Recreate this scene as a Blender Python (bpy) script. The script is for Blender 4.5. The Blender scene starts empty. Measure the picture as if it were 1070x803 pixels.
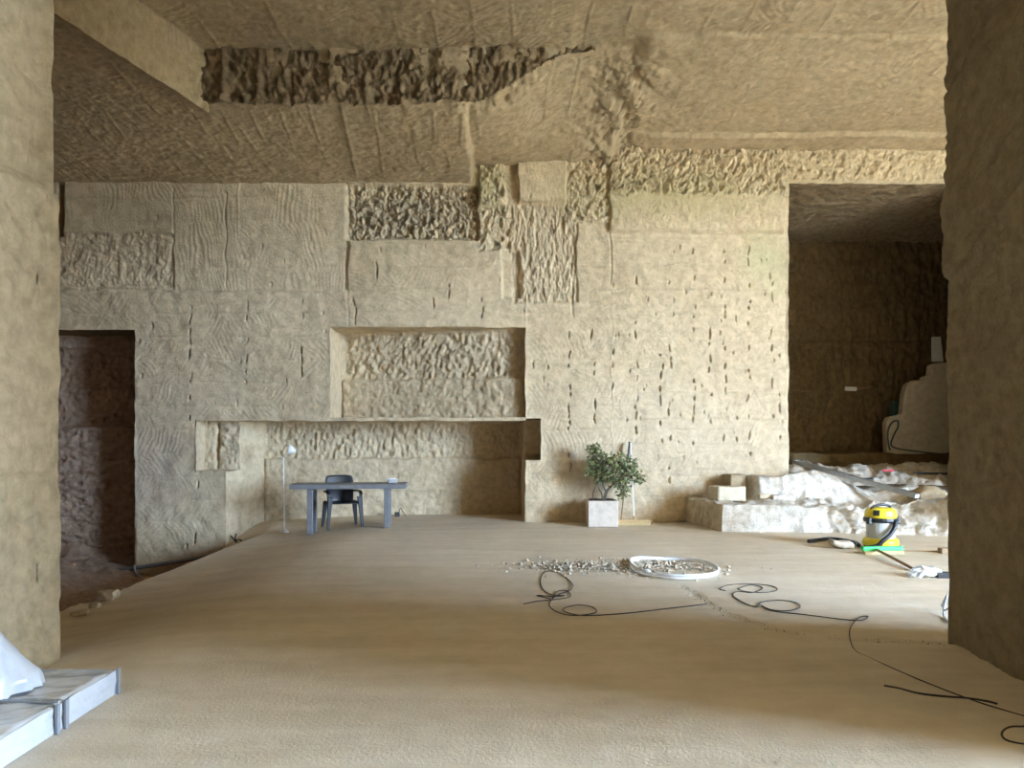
import bpy, math, random
import numpy as np
from mathutils import Vector, Matrix

# ------------------------------------------------------------------ camera, sky, light
S = bpy.context.scene
COL = S.collection
F, CX, HY, EYE = 800.0, 535.0, 455.0, 1.5          # focal length in px, centre column, horizon row, eye height
cam_d = bpy.data.cameras.new('camera'); cam = bpy.data.objects.new('camera', cam_d); COL.objects.link(cam)
cam_d.sensor_fit = 'HORIZONTAL'; cam_d.sensor_width = 36.0
cam_d.lens = 36.0 * F / 1070.0
cam_d.shift_y = (HY - 401.5) / 1070.0
cam_d.clip_end = 300
cam.location = (0, 0, EYE); cam.rotation_euler = (math.radians(90), 0, 0)
S.camera = cam

wd = bpy.data.worlds.new('sky'); S.world = wd; wd.use_nodes = True
wn = wd.node_tree.nodes; bg = wn['Background']
bg.inputs['Color'].default_value = (0.64, 0.86, 1.15, 1); bg.inputs['Strength'].default_value = 15.0

S.view_settings.view_transform = 'Standard'; S.view_settings.look = 'None'
S.view_settings.gamma = 1.0; S.view_settings.use_curve_mapping = False
S.view_settings.exposure = 2.36
S.cycles.use_denoising = True
S.cycles.max_bounces = 14; S.cycles.diffuse_bounces = 10; S.cycles.glossy_bounces = 3
S.cycles.transmission_bounces = 6; S.cycles.sample_clamp_indirect = 8.0
S.cycles.caustics_reflective = False; S.cycles.caustics_refractive = False

def portal(name, loc, rot, sx, sy):
    l = bpy.data.lights.new(name, 'AREA'); l.shape = 'RECTANGLE'; l.size = sx; l.size_y = sy
    l.cycles.is_portal = True
    o = bpy.data.objects.new(name, l); COL.objects.link(o); o.location = loc; o.rotation_euler = rot
# daylight comes in through the big side mouth of the quarry on the right, past both sides of the right-hand pier
MOUTH = dict(X=13.0, y0=-1.6, y1=4.2, z0=0.2, z1=5.8)
portal('mouth_portal', (MOUTH['X'] + .45, (MOUTH['y0']+MOUTH['y1'])/2, (MOUTH['z0']+MOUTH['z1'])/2), (math.radians(90), 0, math.radians(90)), MOUTH['y1']-MOUTH['y0'], MOUTH['z1']-MOUTH['z0'])

# ------------------------------------------------------------------ helpers
rng = np.random.default_rng(7); random.seed(7)
def sstep(x, a=0.0, b=1.0):
    t = np.clip((x - a) / (b - a), 0, 1); return t*t*(3 - 2*t)
def _h(x, y, z, s):
    n = (x*374761393 + y*668265263 + z*1274126177 + s*974711) & 0xFFFFFFFF
    n = ((n ^ (n >> 13)) * 1274126177) & 0xFFFFFFFF
    n = ((n ^ (n >> 15)) * 2246822519) & 0xFFFFFFFF
    return ((n ^ (n >> 16)) & 0xFFFF) / 32767.5 - 1.0
def vn(x, y, z, s=0):
    x, y, z = np.broadcast_arrays(np.asarray(x, float), np.asarray(y, float), np.asarray(z, float))
    xi, yi, zi = [np.floor(a).astype(np.int64) for a in (x, y, z)]
    f = [a - b for a, b in ((x, xi), (y, yi), (z, zi))]
    f = [t*t*t*(t*(t*6 - 15) + 10) for t in f]
    r = 0
    for i in (0, 1):
        for j in (0, 1):
            for k in (0, 1):
                r = r + _h(xi+i, yi+j, zi+k, s) * (f[0] if i else 1-f[0]) * (f[1] if j else 1-f[1]) * (f[2] if k else 1-f[2])
    return r
def fbm(x, y, z, fr, oc=3, s=0, g=.5):
    r, a = 0, 1.0
    for i in range(oc):
        r = r + a * vn(x*fr, y*fr, z*fr, s + 31*i); fr *= 2.03; a *= g; x, y, z = .8*x - .6*z, .6*x*.7 + .714*y + .8*z*.3, .48*x - .7*y + .64*z
    return r
def ridged(x, y, z, fr, oc=3, s=0):
    r, a = 0, 1.0
    for i in range(oc):
        x, y = .86*x - .5*y, .5*x + .86*y
        r = r + a * (1 - 2*np.abs(vn(x*fr, y*fr, z*fr, s + 17*i))); fr *= 2.1; a *= .6
    return r
def warp(X, Y, Z, amp=.011):
    return (X + amp*fbm(X, Y, Z, 5, 2, 101), Y + amp*fbm(X, Y, Z, 5, 2, 202), Z + amp*fbm(X, Y, Z, 5, 2, 303))

def mesh_np(name, V, Q, mat, parent=None, smooth=True):
    me = bpy.data.meshes.new(name)
    V = np.ascontiguousarray(V, np.float32); Q = np.ascontiguousarray(Q, np.int32)
    me.vertices.add(len(V)); me.vertices.foreach_set('co', V.ravel())
    me.loops.add(Q.size); me.loops.foreach_set('vertex_index', Q.ravel())
    me.polygons.add(len(Q)); k = Q.shape[1]
    me.polygons.foreach_set('loop_start', np.arange(len(Q), dtype=np.int32)*k)
    me.polygons.foreach_set('use_smooth', np.full(len(Q), smooth, bool))
    me.update(calc_edges=True); me.validate()
    me.materials.append(mat)
    o = bpy.data.objects.new(name, me); COL.objects.link(o); o.parent = parent
    return o
def surf(name, us, vs, fn, mat, parent=None, flip=False, mask=None, kind=None):
    U, Vv = np.meshgrid(us, vs)
    X, Y, Z = fn(U, Vv)
    n, m = U.shape
    idx = np.arange(n*m).reshape(n, m)
    Q = np.stack([idx[:-1, :-1], idx[:-1, 1:], idx[1:, 1:], idx[1:, :-1]], -1).reshape(-1, 4)
    if mask is not None:
        uc = (U[:-1, :-1] + U[1:, 1:])/2; vc = (Vv[:-1, :-1] + Vv[1:, 1:])/2
        Q = Q[~mask(uc, vc).ravel()]
    if flip: Q = Q[:, ::-1]
    V = np.stack([X, Y, Z], -1).reshape(-1, 3)
    used = np.unique(Q); re = np.zeros(len(V), np.int64); re[used] = np.arange(len(used))
    o = mesh_np(name, V[used], re[Q], mat, parent)
    if kind: o['kind'] = kind
    return o
def struct(o): o['kind'] = 'structure'; return o
def seg(bps, res):
    """coordinates through every break point, about res apart"""
    out = [bps[0]]
    for a, b in zip(bps[:-1], bps[1:]):
        k = max(1, int(round((b-a)/res))); out += list(np.linspace(a, b, k+1)[1:])
    return np.array(out)

# ------------------------------------------------------------------ materials
def nodes_mat(name):
    m = bpy.data.materials.new(name); m.use_nodes = True
    nt = m.node_tree; b = nt.nodes['Principled BSDF']
    return m, nt, b
def lk(nt, a, b): nt.links.new(a, b)
def ramp(nt, fac, stops):
    r = nt.nodes.new('ShaderNodeValToRGB'); e = r.color_ramp.elements
    while len(e) < len(stops): e.new(.5)
    for k, (p, c) in enumerate(stops): e[k].position = p; e[k].color = (*c, 1)
    lk(nt, fac, r.inputs['Fac']); return r.outputs['Color']
def tex(nt, kind, scale, detail=4, rough=.6, vec=None, **kw):
    t = nt.nodes.new(kind); t.inputs['Scale'].default_value = scale
    if 'Detail' in t.inputs: t.inputs['Detail'].default_value = detail
    if 'Roughness' in t.inputs: t.inputs['Roughness'].default_value = rough
    if vec is None:
        tc = nt.nodes.new('ShaderNodeTexCoord'); vec = tc.outputs['Object']
    lk(nt, vec, t.inputs['Vector'])
    return t
def mix(nt, fac, a, b, mode='MIX'):
    x = nt.nodes.new('ShaderNodeMix'); x.data_type = 'RGBA'; x.blend_type = mode
    for sock, v in ((x.inputs['Factor'], fac), (x.inputs['A'], a), (x.inputs['B'], b)):
        if isinstance(v, (int, float)): sock.default_value = v
        elif isinstance(v, tuple): sock.default_value = (*v, 1)
        else: lk(nt, v, sock)
    return x.outputs['Result']
def stain_or_light(nt, centre, radius, soft=.6):
    """0..1 blotch around a place on the rock, with a ragged edge"""
    g = nt.nodes.new('ShaderNodeNewGeometry')
    n = nt.nodes.new('ShaderNodeTexNoise'); n.inputs['Scale'].default_value = 3.0; n.inputs['Detail'].default_value = 5
    lk(nt, g.outputs['Position'], n.inputs['Vector'])
    s = nt.nodes.new('ShaderNodeVectorMath'); s.operation = 'SUBTRACT'; lk(nt, g.outputs['Position'], s.inputs[0]); s.inputs[1].default_value = centre
    d = nt.nodes.new('ShaderNodeVectorMath'); d.operation = 'DIVIDE'; lk(nt, s.outputs[0], d.inputs[0]); d.inputs[1].default_value = radius
    l = nt.nodes.new('ShaderNodeVectorMath'); l.operation = 'LENGTH'; lk(nt, d.outputs[0], l.inputs[0])
    a = nt.nodes.new('ShaderNodeMath'); a.operation = 'ADD'; lk(nt, l.outputs['Value'], a.inputs[0]); lk(nt, n.outputs['Fac'], a.inputs[1])
    r = nt.nodes.new('ShaderNodeMapRange'); lk(nt, a.outputs[0], r.inputs['Value'])
    r.inputs['From Min'].default_value = .5; r.inputs['From Max'].default_value = .5 + 1.0 + soft*0
    r.inputs['To Min'].default_value = 1; r.inputs['To Max'].default_value = 0
    return r.outputs['Result']
def stone(name, lo, hi, bump=.5, dist=.02, stains_or_light=(), fine=95, big=.55):
    m, nt, b = nodes_mat(name)
    n1 = tex(nt, 'ShaderNodeTexNoise', big, 6, .6); n2 = tex(nt, 'ShaderNodeTexNoise', 9, 6, .65); n3 = tex(nt, 'ShaderNodeTexNoise', fine, 5, .7)
    c = ramp(nt, n1.outputs['Fac'], [(.35, lo), (.65, hi)])
    c = mix(nt, .55, c, ramp(nt, n2.outputs['Fac'], [(.32, tuple(v*.78 for v in lo)), (.62, tuple(min(1, v*1.06) for v in hi))]))
    for ce, ra, co, st in stains_or_light:
        f = stain_or_light(nt, ce, ra); k = nt.nodes.new('ShaderNodeMath'); k.operation = 'MULTIPLY'; lk(nt, f, k.inputs[0]); k.inputs[1].default_value = st
        c = mix(nt, k.outputs[0], c, co)
    lk(nt, c, b.inputs['Base Color']); b.inputs['Roughness'].default_value = .95
    b.inputs['Specular IOR Level'].default_value = .15
    a = nt.nodes.new('ShaderNodeMath'); a.operation = 'ADD'
    h = nt.nodes.new('ShaderNodeMath'); h.operation = 'MULTIPLY'; h.inputs[1].default_value = .45; lk(nt, n3.outputs['Fac'], h.inputs[0])
    n4 = tex(nt, 'ShaderNodeTexNoise', 30, 6, .65); lk(nt, n4.outputs['Fac'], a.inputs[0]); lk(nt, h.outputs[0], a.inputs[1])
    bp = nt.nodes.new('ShaderNodeBump'); bp.inputs['Strength'].default_value = bump; bp.inputs['Distance'].default_value = dist
    lk(nt, a.outputs[0], bp.inputs['Height']); lk(nt, bp.outputs['Normal'], b.inputs['Normal'])
    return m
def plain(name, col, rough=.5, metal=0, var=.12, scale=14, bump=0, trans=0, spec=.5, alpha=1):
    m, nt, b = nodes_mat(name)
    n = tex(nt, 'ShaderNodeTexNoise', scale, 4, .6)
    lk(nt, ramp(nt, n.outputs['Fac'], [(.3, tuple(v*(1-var) for v in col)), (.7, tuple(min(1, v*(1+var)) for v in col))]), b.inputs['Base Color'])
    b.inputs['Roughness'].default_value = rough; b.inputs['Metallic'].default_value = metal
    b.inputs['Transmission Weight'].default_value = trans; b.inputs['Specular IOR Level'].default_value = spec
    b.inputs['Alpha'].default_value = alpha
    if bump:
        bp = nt.nodes.new('ShaderNodeBump'); bp.inputs['Strength'].default_value = bump; bp.inputs['Distance'].default_value = .01
        lk(nt, n.outputs['Fac'], bp.inputs['Height']); lk(nt, bp.outputs['Normal'], b.inputs['Normal'])
    return m
LO, HI = (.53, .42, .27), (.70, .58, .405)
M = {}
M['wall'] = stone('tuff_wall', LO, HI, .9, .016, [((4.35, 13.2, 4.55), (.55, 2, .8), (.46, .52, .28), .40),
                                              ((2.6, 13, 5.6), (2.8, 2, .6), (.46, .39, .21), .75), ((3.6, 13.2, 1.4), (3.4, 2, 2.0), (.74, .66, .54), .28),  # pale patch low on the right: daylight's whitening put into the stone colour
                                              ((-.45, 13, 5.9), (.5, 1, .7), (.40, .36, .17), .6),
                                              ((-6.2, 13.2, 5.2), (3.2, 1, 1.1), (.37, .295, .19), .75),
                                              ((-1.9, 13.2, 5.3), (1.6, 1, .5), (.33, .27, .20), .6),
                                              ((-6.3, 13.2, .9), (1.0, 1, 1.1), (.46, .37, .33), .5)])
M['ceiling'] = stone('tuff_ceiling', (.37, .29, .18), (.54, .43, .29), .8, .014)
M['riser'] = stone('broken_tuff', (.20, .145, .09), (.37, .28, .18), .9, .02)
M['pier'] = stone('pier_tuff', (.40, .31, .18), (.55, .44, .28), .8, .02)
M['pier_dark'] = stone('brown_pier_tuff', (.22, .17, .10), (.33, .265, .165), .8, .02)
M['dark'] = stone('dark_tuff', (.13, .088, .042), (.22, .155, .08), .6, .02)  # darkness of the unlit chamber put into the base colour
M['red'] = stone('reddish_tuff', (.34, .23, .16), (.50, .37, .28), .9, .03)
M['shell'] = stone('hall_tuff', LO, HI, .3, .02)
M['white_rock'] = stone('overlit_tuff', (.53, .43, .30), (.86, .83, .77), .9, .03, big=1.9)  # white of overexposed stone put into the colour, mixed with brown
M['block'] = stone('cut_tuff_block', (.52, .44, .31), (.70, .62, .48), .5, .015)
M['plaster'] = stone('pale_plaster', (.76, .67, .52), (.87, .79, .65), .3, .01)

# ------------------------------------------------------------------ tooling patterns (metres, plus = towards the viewer)
def herring(u, v, h=.40, w=1.0, pitch=.075, s=0):
    vv = v + .02*vn(u*1.3, v*1.3, 0, s+5)
    ci = np.floor(vv/h); cj = np.floor((u + .37*_h(ci.astype(np.int64), 0*ci.astype(np.int64), 3, s))/w)
    hs = _h(ci.astype(np.int64), cj.astype(np.int64), 9, s)
    sg = np.where((ci + cj) % 2 > .5, 1, -1)
    ang = sg*(.75 + .3*hs)
    cu, cv = (cj + .5)*w, (ci + .5)*h
    r = (u - cu)*np.cos(ang) + (v - cv)*np.sin(ang)
    q = -(u - cu)*np.sin(ang) + (v - cv)*np.cos(ang)
    ph = (r + .35*q*q)/pitch + .35*vn(u*6, v*6, 1, s+1)
    t = np.abs((ph % 1)*2 - 1)
    a = .55 + .6*vn(u*2.2, v*2.2, 4, s+2)
    d = .0075*np.clip(a, 0.05, 1.2)*(t**1.6 - .5)
    e = np.minimum(vv/h % 1, 1 - vv/h % 1)*h
    d = d - .010*np.exp(-(e/.014)**2)*np.clip(.5 + 1.1*vn(u*3, v*3, 7, s+3), 0, 1)
    return d
def scallop(u, v, s=0, pitch=.075):
    ph = (u + .16*((v + .1*vn(u*.9, 0*u, 0*u, s+6)) % .85)**2 + .09*vn(u*1.5, v*1.5, 2, s))/pitch + .9*vn(u*4, v*2.5, 3, s+4)
    t = np.abs((ph % 1)*2 - 1)
    return .006*(t**1.5 - .5)*np.clip(.5 + 1.0*vn(u*2.6, v*1.7, 0, s+9), .05, 1.3)
def rough(u, v, amp=.06, s=0, fr=5):
    return amp*(.75*fbm(u, v, 0*u, fr*1.5, 4, s+40, .62) + .35*ridged(u, v, 0*u, fr*2.2, 3, s+60) - .15)
PITS = []                                   # u, v, half width, half height, depth
def pits(u, v, lst):
    d = np.zeros_like(u)
    us, vs = u[0], v[:, 0]
    for a, b, w, h, dep in lst:
        i0, i1 = np.searchsorted(us, [a-3*w, a+3*w]); j0, j1 = np.searchsorted(vs, [b-2.2*h, b+2.2*h])
        if i1 <= i0 or j1 <= j0: continue
        uu, vv = u[j0:j1, i0:i1], v[j0:j1, i0:i1]
        sl = .12*math.sin(97*a + 31*b)*(vv - b)
        d[j0:j1, i0:i1] -= dep*np.exp(-((uu - a - sl)/w)**4 - ((vv - b)/h)**4)
    return d

# ------------------------------------------------------------------ wall_back: the big quarried face, Y = 13.2
WY = 13.2; K = WY/F
def wx(px): return (px - CX)*K
def wz(py): return EYE + (HY - py)*K
HOLES = [(14, 141, 345, 660), (205, 236, 440, 492), (236, 549, 440, 660), (549, 565, 438, 481), (345, 549, 342, 436.5), (824, 1000, 192, 660)]
HR = [(wx(a), wx(b), wz(d), wz(c)) for a, b, c, d in HOLES]       # x0 x1 z0 z1
def hole_mask(u, v):
    m = np.zeros(u.shape, bool)
    for a, b, c, d in HR: m |= (u > a) & (u < b) & (v > c) & (v < d)
    return m
def hole_dist(u, v):
    d = np.full(u.shape, 9.0)
    for a, b, c, e in HR:
        dx = np.maximum(np.maximum(a-u, u-b), 0); dz = np.maximum(np.maximum(c-v, v-e), 0)
        d = np.minimum(d, np.hypot(dx, dz))
    return d
def box_mask(px, py, x0, x1, y0, y1, s=1.2):
    return sstep(px, x0-s, x0+s)*(1-sstep(px, x1-s, x1+s))*sstep(py, y0-s, y0+s)*(1-sstep(py, y1-s, y1+s))
for cx, y0, y1, p in ((199, 312, 436, .7), (258, 308, 430, .75), (316, 300, 430, .7), (146, 355, 400, .6), (372, 315, 338, .9), (395, 313, 322, .9), (452, 312, 336, .9), (503, 312, 336, .9),
                      (394, 275, 285, .9), (470, 298, 310, .9), (530, 315, 325, .9),
                      (205, 440, 560, .5), (194, 560, 575, .9), (595, 320, 495, .85), (571, 382, 415, .9), (641, 350, 470, .6), (665, 290, 470, .7), (691, 370, 460, .6), (700, 290, 505, .5), (725, 260, 470, .55),
                      (757, 255, 480, .55), (783, 250, 500, .6), (806, 260, 440, .5), (815, 360, 470, .6), (742, 300, 460, .3), (770, 330, 480, .3), (620, 330, 480, .2)):
    y = y0
    while y < y1:
        hgt = random.choice((2.5, 3, 4, 5, 7, 9))
        if random.random() < p*.75: PITS.append((wx(cx + random.uniform(-1.6, 1.6)), wz(y + hgt/2), random.uniform(.5, .8)*K, hgt/2*K, random.uniform(.06, .13)))
        y += hgt + random.uniform(1, 9)
for _ in range(45):
    PITS.append((wx(random.uniform(640, 820)), wz(random.uniform(250, 490)), K*random.uniform(.6, .9), K*random.uniform(.8, 2), .04))
for _ in range(45):
    PITS.append((wx(random.uniform(145, 600)), wz(random.uniform(200, 430)), K*random.uniform(.7, 1.2), K*random.uniform(1, 3), .03))
def wall_disp(u, v):
    px = CX + u/K; py = HY - (v - EYE)/K
    px = px + 1.6*vn(u*3, v*3, 0, 77); py = py + 1.4*vn(u*3, v*3, 9, 78)
    d = .018*fbm(u, v, 0*u, .9, 3, 11) + .0035*fbm(u, v, 0*u, 7, 4, 12)
    # soft horizontal saw courses on the right, herringbone on the rest
    right = sstep(px, 560, 660)
    d = d + herring(u, v)*(1 - .25*right)
    cz = (v + .012*vn(u*.9, 0*u, 0*u, 15))/.445
    e = np.minimum(cz % 1, 1 - cz % 1)*.445
    d = d - right*.014*np.exp(-(e/.012)**2)*np.clip(.6 + .9*vn(u*2.5, v, 0, 16), 0, 1) + right*.012*_h(np.floor(cz).astype(np.int64), 0*np.floor(cz).astype(np.int64), 1, 5)
    def reg(x0, x1, y0, y1, off, add=None, keep=1.0, s=1.2):
        nonlocal d
        m = box_mask(px, py, x0, x1, y0, y1, s)
        d = d*(1 - m*(1-keep)) - m*off
        if add is not None: d = d + m*add
    sc = scallop(u, v)
    reg(40, 362, 180, 304, .035, sc*1.3, .5)
    reg(40, 180, 243, 300, .02, rough(u, v, .02, 2, 7), 1)
    reg(58, 66, 190, 246, .55, None, 1, .6)
    reg(362, 500, 193, 250, .13, rough(u, v, .075, 3, 9), .4)
    reg(500, 535, 215, 262, .05, rough(u, v, .06, 4, 6), .5)
    reg(500, 528, 150, 215, -.05, rough(u, v, .06, 5, 6), .5)
    reg(360, 364, 193, 305, .012, None, 1, .8)
    reg(535, 603, 210, 316, .03, rough(u*2.6, v*.9, .03, 6, 5), .6)
    reg(525, 543.5, 262, 312, .10, None, .4)
    reg(541, 592, 150, 213, -.15, sc*.5, .5, 1.5)
    reg(592, 637, 150, 205, -.05, rough(u, v, .06, 8, 6), .5)
    reg(592, 637, 205, 233, -.02, rough(u, v, .05, 9, 6), .5)
    reg(637, 1300, 130, 206, -.13, rough(u, v, .055, 10, 9), .4)
    reg(637, 819, 205, 243, -.09, .5*rough(u, v, .02, 11, 8), .5)
    reg(819, 1300, 150, 215, .02, None, .7)
    for x, y0, y1, w, dep in ((363, 250, 345, .8, .01), (549, 250, 345, .6, -.012), (638, 240, 300, .8, .012), (598, 235, 330, .8, .02), (235, 200, 300, .6, .02), (180, 195, 300, .6, .018), (248, 190, 250, .5, -.012), (640, 240, 470, .5, -.01)):
        reg(x-w, x+w, y0, y1, dep, None, 1, .8)
    d = d + pits(u, v, PITS)
    fade = sstep(hole_dist(u, v), .0, .045)
    return d*fade
def wall_fn(u, v):
    d = wall_disp(u, v)
    X, Y, Z = warp(u, np.full_like(u, WY), v)
    return X, Y - d, Z
ub = sorted({-9.2, 11.4} | {h[0] for h in HR} | {h[1] for h in HR} ); ub = [x for x in ub if -9.3 < x <= 11.4]
vb = sorted({-1.1, 6.95} | {h[2] for h in HR} | {h[3] for h in HR}); vb = [z for z in vb if -1.2 < z < 7]
NRX = wx(1000)
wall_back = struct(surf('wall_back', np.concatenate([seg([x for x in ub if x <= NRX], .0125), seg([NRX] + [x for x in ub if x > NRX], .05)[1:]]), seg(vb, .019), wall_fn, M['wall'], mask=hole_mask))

def inner(name, P0, P1, v0, v1, dispf, mat, parent, res=.03, flip=False, z=True):
    """rough upright face over the plan line P0 -> P1 between heights v0 and v1 (plus = left of the line)"""
    P0, P1 = np.array(P0, float), np.array(P1, float); L = np.hypot(*(P1-P0)); T = (P1-P0)/L; N = np.array([-T[1], T[0]])
    us, vs = seg([0, L], res), seg([v0, v1], res)
    def fn(u, v):
        fade = sstep(np.minimum(np.minimum(u, L-u), np.minimum(v-v0, v1-v)), 0, .05)
        d = dispf(u, v)*fade
        return warp(P0[0] + T[0]*u + N[0]*d, P0[1] + T[1]*u + N[1]*d, v)
    return surf(name, us, vs, fn, mat, parent, flip)
def flat(name, x0, x1, y0, y1, zf, mat, parent, res=.04, up=True, dispf=None):
    us, vs = seg([x0, x1], res), seg([y0, y1], res)
    def fn(u, v):
        d = (dispf(u, v) if dispf else .006*fbm(u, v, 0*u, 6, 3, 91))*sstep(np.minimum(np.minimum(u-x0, x1-u), np.minimum(v-y0, y1-v)), 0, .05)
        z = zf(u, v) if callable(zf) else np.full_like(u, zf)
        return warp(u, v, z + (d if up else -d))
    return surf(name, us, vs, fn, mat, parent, flip=not up)
soft = lambda u, v: .008*fbm(u, v, 0*u, 5, 4, 93) + .5*scallop(u, v, 4)
# upper recess
RB = 14.15
X0, X1, Z0, Z1 = wx(345), wx(549), wz(436.5), wz(342)
def rec_back(u, v):
    py = HY - (v - EYE)*F/RB
    up = 1 - sstep(py + 1.0*vn(u*4, v*0, 0*u, 3), 397, 399.5)
    return up*(rough(u*1.2, v*.8, .034, 21, 10)*.9 - .03) + (1-up)*(.05 + rough(u, v, .018, 22, 9)) + .01*fbm(u, v, 0*u, 2, 2, 23)
inner('recess_back', (X1, 13.38), (X0, RB), Z0-.05, Z1, rec_back, M['wall'], wall_back, .022, True)
inner('recess_jamb', (X0, RB), (X0, WY), Z0, Z1, soft, M['wall'], wall_back, .03, True)
inner('recess_jamb', (X1, WY), (X1, 13.38), Z0, Z1, soft, M['wall'], wall_back, .03, True)
flat('recess_soffit', X0, X1, WY, RB+.02, Z1, M['wall'], wall_back, .03, False)
flat('recess_sill', X0, X1, WY, RB, Z0, M['wall'], wall_back, .04, True)
# low niche
NB, NBR, NL0, NL1, NR0, NR1, NT = 14.2, 14.6, wx(236), -4.6, wx(549), .17, wz(440)
def niche_back(u, v):
    py = HY - (v - EYE)*F/NB
    up = 1 - sstep(py + 1.2*vn(u*3, v*0, 0*u, 5), 478, 481)
    low = 1 - sstep(py, 513, 514.5)
    return up*(rough(u*1.4, v*.7, .034, 25, 9) - .035) + (1-up)*(.02 + .02*low + rough(u, v, .012, 26, 7)) + .012*fbm(u, v, 0*u, 1.5, 2, 27)
inner('niche_back', (NR1, NBR), (NL1, NB), -.6, NT, niche_back, M['wall'], wall_back, .022, True)
nz0, nz1 = wz(492), wz(481)
NX = NL0 + (NL1-NL0)*.35/(NB-WY)
inner('niche_jamb', (NL1, NB), (NL0, WY), -1.1, nz0, soft, M['wall'], wall_back, .03, True)
inner('niche_jamb', (NL1, NB), (NX, 13.55), nz0, NT, soft, M['wall'], wall_back, .03, True)
inner('niche_jamb', (NR0, 13.62), (NR1, NBR), nz1, NT, soft, M['wall'], wall_back, .03, True)
inner('niche_jamb', (NR0, WY), (NR1, NBR), -.6, nz1, soft, M['wall'], wall_back, .03, True)
flat('niche_soffit', wx(205), wx(565), WY, NBR+.05, NT, M['wall'], wall_back, .04, False)
# side notches of the niche
inner('notch_back', (NX, 13.55), (wx(205), 13.55), nz0, NT, lambda u, v: rough(u, v, .03, 31, 8) - .08*np.exp(-((u - .40)/.03)**2), M['wall'], wall_back, .022, True)
inner('notch_jamb', (wx(205), 13.55), (wx(205), WY), nz0, NT, soft, M['wall'], wall_back, .03, True)
flat('notch_sill', wx(205), NX + .02, WY, 13.56, nz0, M['wall'], wall_back, .03, True)
inner('notch_back', (wx(565), 13.62), (wx(548), 13.62), nz1, NT, lambda u, v: rough(u, v, .03, 33, 8), M['wall'], wall_back, .022, True)
inner('notch_jamb', (wx(565), WY), (wx(565), 13.62), nz1, wz(438), soft, M['wall'], wall_back, .03, True)
flat('notch_sill', wx(548), wx(565), WY, 13.63, nz1, M['wall'], wall_back, .03, True)
flat('notch_soffit', wx(548), wx(565), WY, 13.63, wz(438), M['wall'], wall_back, .03, False)

# passage behind the left doorway
DX0, DX1, DZ1, PB = wx(14), wx(141), wz(345), 14.1
def pass_back(u, v):
    py = HY - (v - EYE)*F/PB
    w = vn(u*2, 0*u, 0*u, 41)*2
    d = .25*sstep(py + w, 443, 448) + .12*sstep(py + w, 366, 362) + .06*sstep(py+w, 404, 408)
    st = np.abs(((v + .12*u + .03*vn(u*2, v*4, 0, 43))/.16) % 1*2-1)
    low = sstep(py, 440, 450)
    return d + low*(.05*st*np.clip(.5+vn(u, v*3, 0, 44), 0, 1) + rough(u*.7, v*1.6, .035, 45, 6)) + (1-low)*rough(u, v, .03, 46, 5) - .02
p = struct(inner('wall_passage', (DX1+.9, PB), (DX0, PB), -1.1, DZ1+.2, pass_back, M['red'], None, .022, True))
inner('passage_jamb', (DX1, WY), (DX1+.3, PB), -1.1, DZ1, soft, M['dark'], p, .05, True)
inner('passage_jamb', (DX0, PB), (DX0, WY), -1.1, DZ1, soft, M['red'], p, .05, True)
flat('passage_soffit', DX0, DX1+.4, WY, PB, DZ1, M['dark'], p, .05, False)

# dark chamber on the right
CXL, CZ1, CB = wx(824), wz(192), 17.0
def cham_back(u, v): return rough(u*2.2, v*.7, .04, 51, 3) + scallop(u, v, 52)*2 + .05*sstep(v, 2.45, 2.55) - .04*np.exp(-((v-3.6)/.02)**2)
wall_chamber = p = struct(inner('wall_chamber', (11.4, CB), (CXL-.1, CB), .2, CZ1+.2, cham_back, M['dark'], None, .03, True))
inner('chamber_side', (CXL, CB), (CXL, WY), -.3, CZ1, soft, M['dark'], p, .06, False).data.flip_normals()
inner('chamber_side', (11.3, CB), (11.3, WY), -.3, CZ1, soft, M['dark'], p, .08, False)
flat('chamber_soffit', CXL, 11.4, WY, CB+.1, lambda x, y: CZ1 + .10*sstep(13.8-y, 0, .6)*0 - .06*(y-WY)/3.8, M['riser'], p, .03, False, lambda u, v: rough(u, v, .03, 54, 4) + scallop(v, u, 55)*1.5)

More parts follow.
